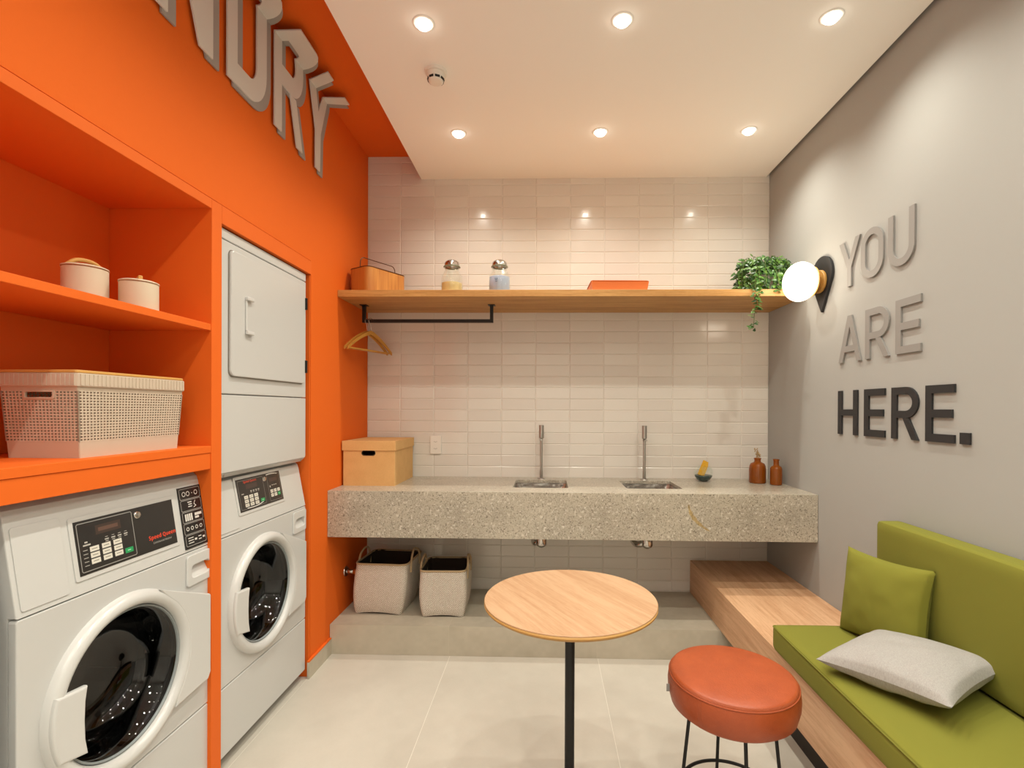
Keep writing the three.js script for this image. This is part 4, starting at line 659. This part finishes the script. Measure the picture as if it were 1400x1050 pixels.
// ------------------------------------------------------------------ lamps and ceiling fittings
{ const o = thing('wall_lamp', 'glowing white globe wall lamp on a black map-pin plate', 'lamp', [W, 2.075, 0.655]);
  const pin = []; for (let i = 0; i <= 28; i++) { const a = (-29.5 + i * (239 / 28)) * Math.PI / 180; pin.push([0.098 * Math.cos(a), 0.036 + 0.098 * Math.sin(a)]); } pin.push([-0.0012, -0.163], [0.0012, -0.163]);
  mesh('pin_plate', poly(pin, 0.016, 0.002).rotateY(-Math.PI / 2), M.signBlack, o);
  mesh('holder', [lathe([[0, 0], [0.058, 0], [0.061, 0.004], [0.061, 0.014], [0.056, 0.018], [0.03, 0.021], [0.03, 0.03], [0.06, 0.034], [0.078, 0.046], [0.08, 0.052], [0, 0.052]], 48)].map(g => g.rotateZ(Math.PI / 2).translate(-0.016, 0, 0)), std({ color: 0xc8954c, roughness: 0.45 }), o);
  const R = 0.104, Q = 0.78, gl = []; for (let i = 0; i <= 28; i++) { const a = -Math.PI / 2 + 0.72 + i / 28 * (Math.PI - 0.72); gl.push([R * Math.cos(a), R * Q * Math.sin(a)]); }
  mesh('globe', lathe(gl, 56).rotateZ(Math.PI / 2).translate(-0.066 - R * Q * Math.cos(0.72), 0, 0), std({ color: 0xfff6e6, roughness: 0.4, emissive: new THREE.Color().setRGB(1, 0.9, 0.74), emissiveIntensity: 1.6 }), o);
  const l = new THREE.PointLight(new THREE.Color().setRGB(1, 0.86, 0.66), 0.17, 0, 2); l.position.set(W - 0.15, 2.075, 0.655); l.castShadow = true; l.shadow.radius = 4; scene.add(l); }
{ const ORD = ['left', 'middle', 'right'], ROW = ['row nearest the tiled wall', 'row further from the tiled wall'];
  LAMP_Z.forEach((z, j) => LAMP_X.forEach((x, i) => {  // from the third row on, unseen fittings added to light the room
    const o = thing('downlight', j < 2 ? `small round ceiling downlight, ${ORD[i]} one of the ${ROW[j]}` : `small round ceiling downlight added out of view for its light, ${ORD[i]} in the ${['', '', 'third', 'fourth', 'fifth', 'sixth'][j]} row`, 'downlight', [x, YC, z], 0, 'round ceiling downlights');
    mesh('trim_ring', lathe([[0.032, -0.001], [0.034, -0.004], [0.042, -0.003], [0.044, 0]], 40), M.ceiling, o);
    mesh('lens', lathe([[0, -0.022], [0.014, -0.0205], [0.024, -0.016], [0.03, -0.009], [0.032, -0.001], [0.032, 0]], 32), std({ color: 0xffffff, roughness: 0.5, emissive: new THREE.Color().setRGB(1, 0.9, 0.74), emissiveIntensity: 6 }), o);
  })); }
{ const o = thing('smoke_detector', 'white round smoke detector on the ceiling', 'detector', [0.703, YC, 1.068]);
  mesh('base', lathe([[0, -0.014], [0.046, -0.014], [0.05, -0.01], [0.05, 0]], 48), M.socket, o);
  mesh('cap', lathe([[0, -0.052], [0.024, -0.052], [0.033, -0.048], [0.038, -0.034], [0.041, -0.016], [0.041, -0.014]], 48), M.socket, o);
  for (let k = 0; k < 8; k++) mesh('vent_slot', bx(-0.011, 0.011, -0.0045, 0.0045, -0.001, 0.0015).rotateX(0.25).translate(0, -0.04, 0.0362).rotateY(k * Math.PI / 4 + 0.4), M.black, o);
  mesh('indicator', new THREE.SphereGeometry(0.003, 10, 8).translate(0.03, -0.034, -0.024), std({ color: 0xfff2dd, emissive: 0xffe8c8, emissiveIntensity: 1 }), o); }

renderer.render(scene, camera);
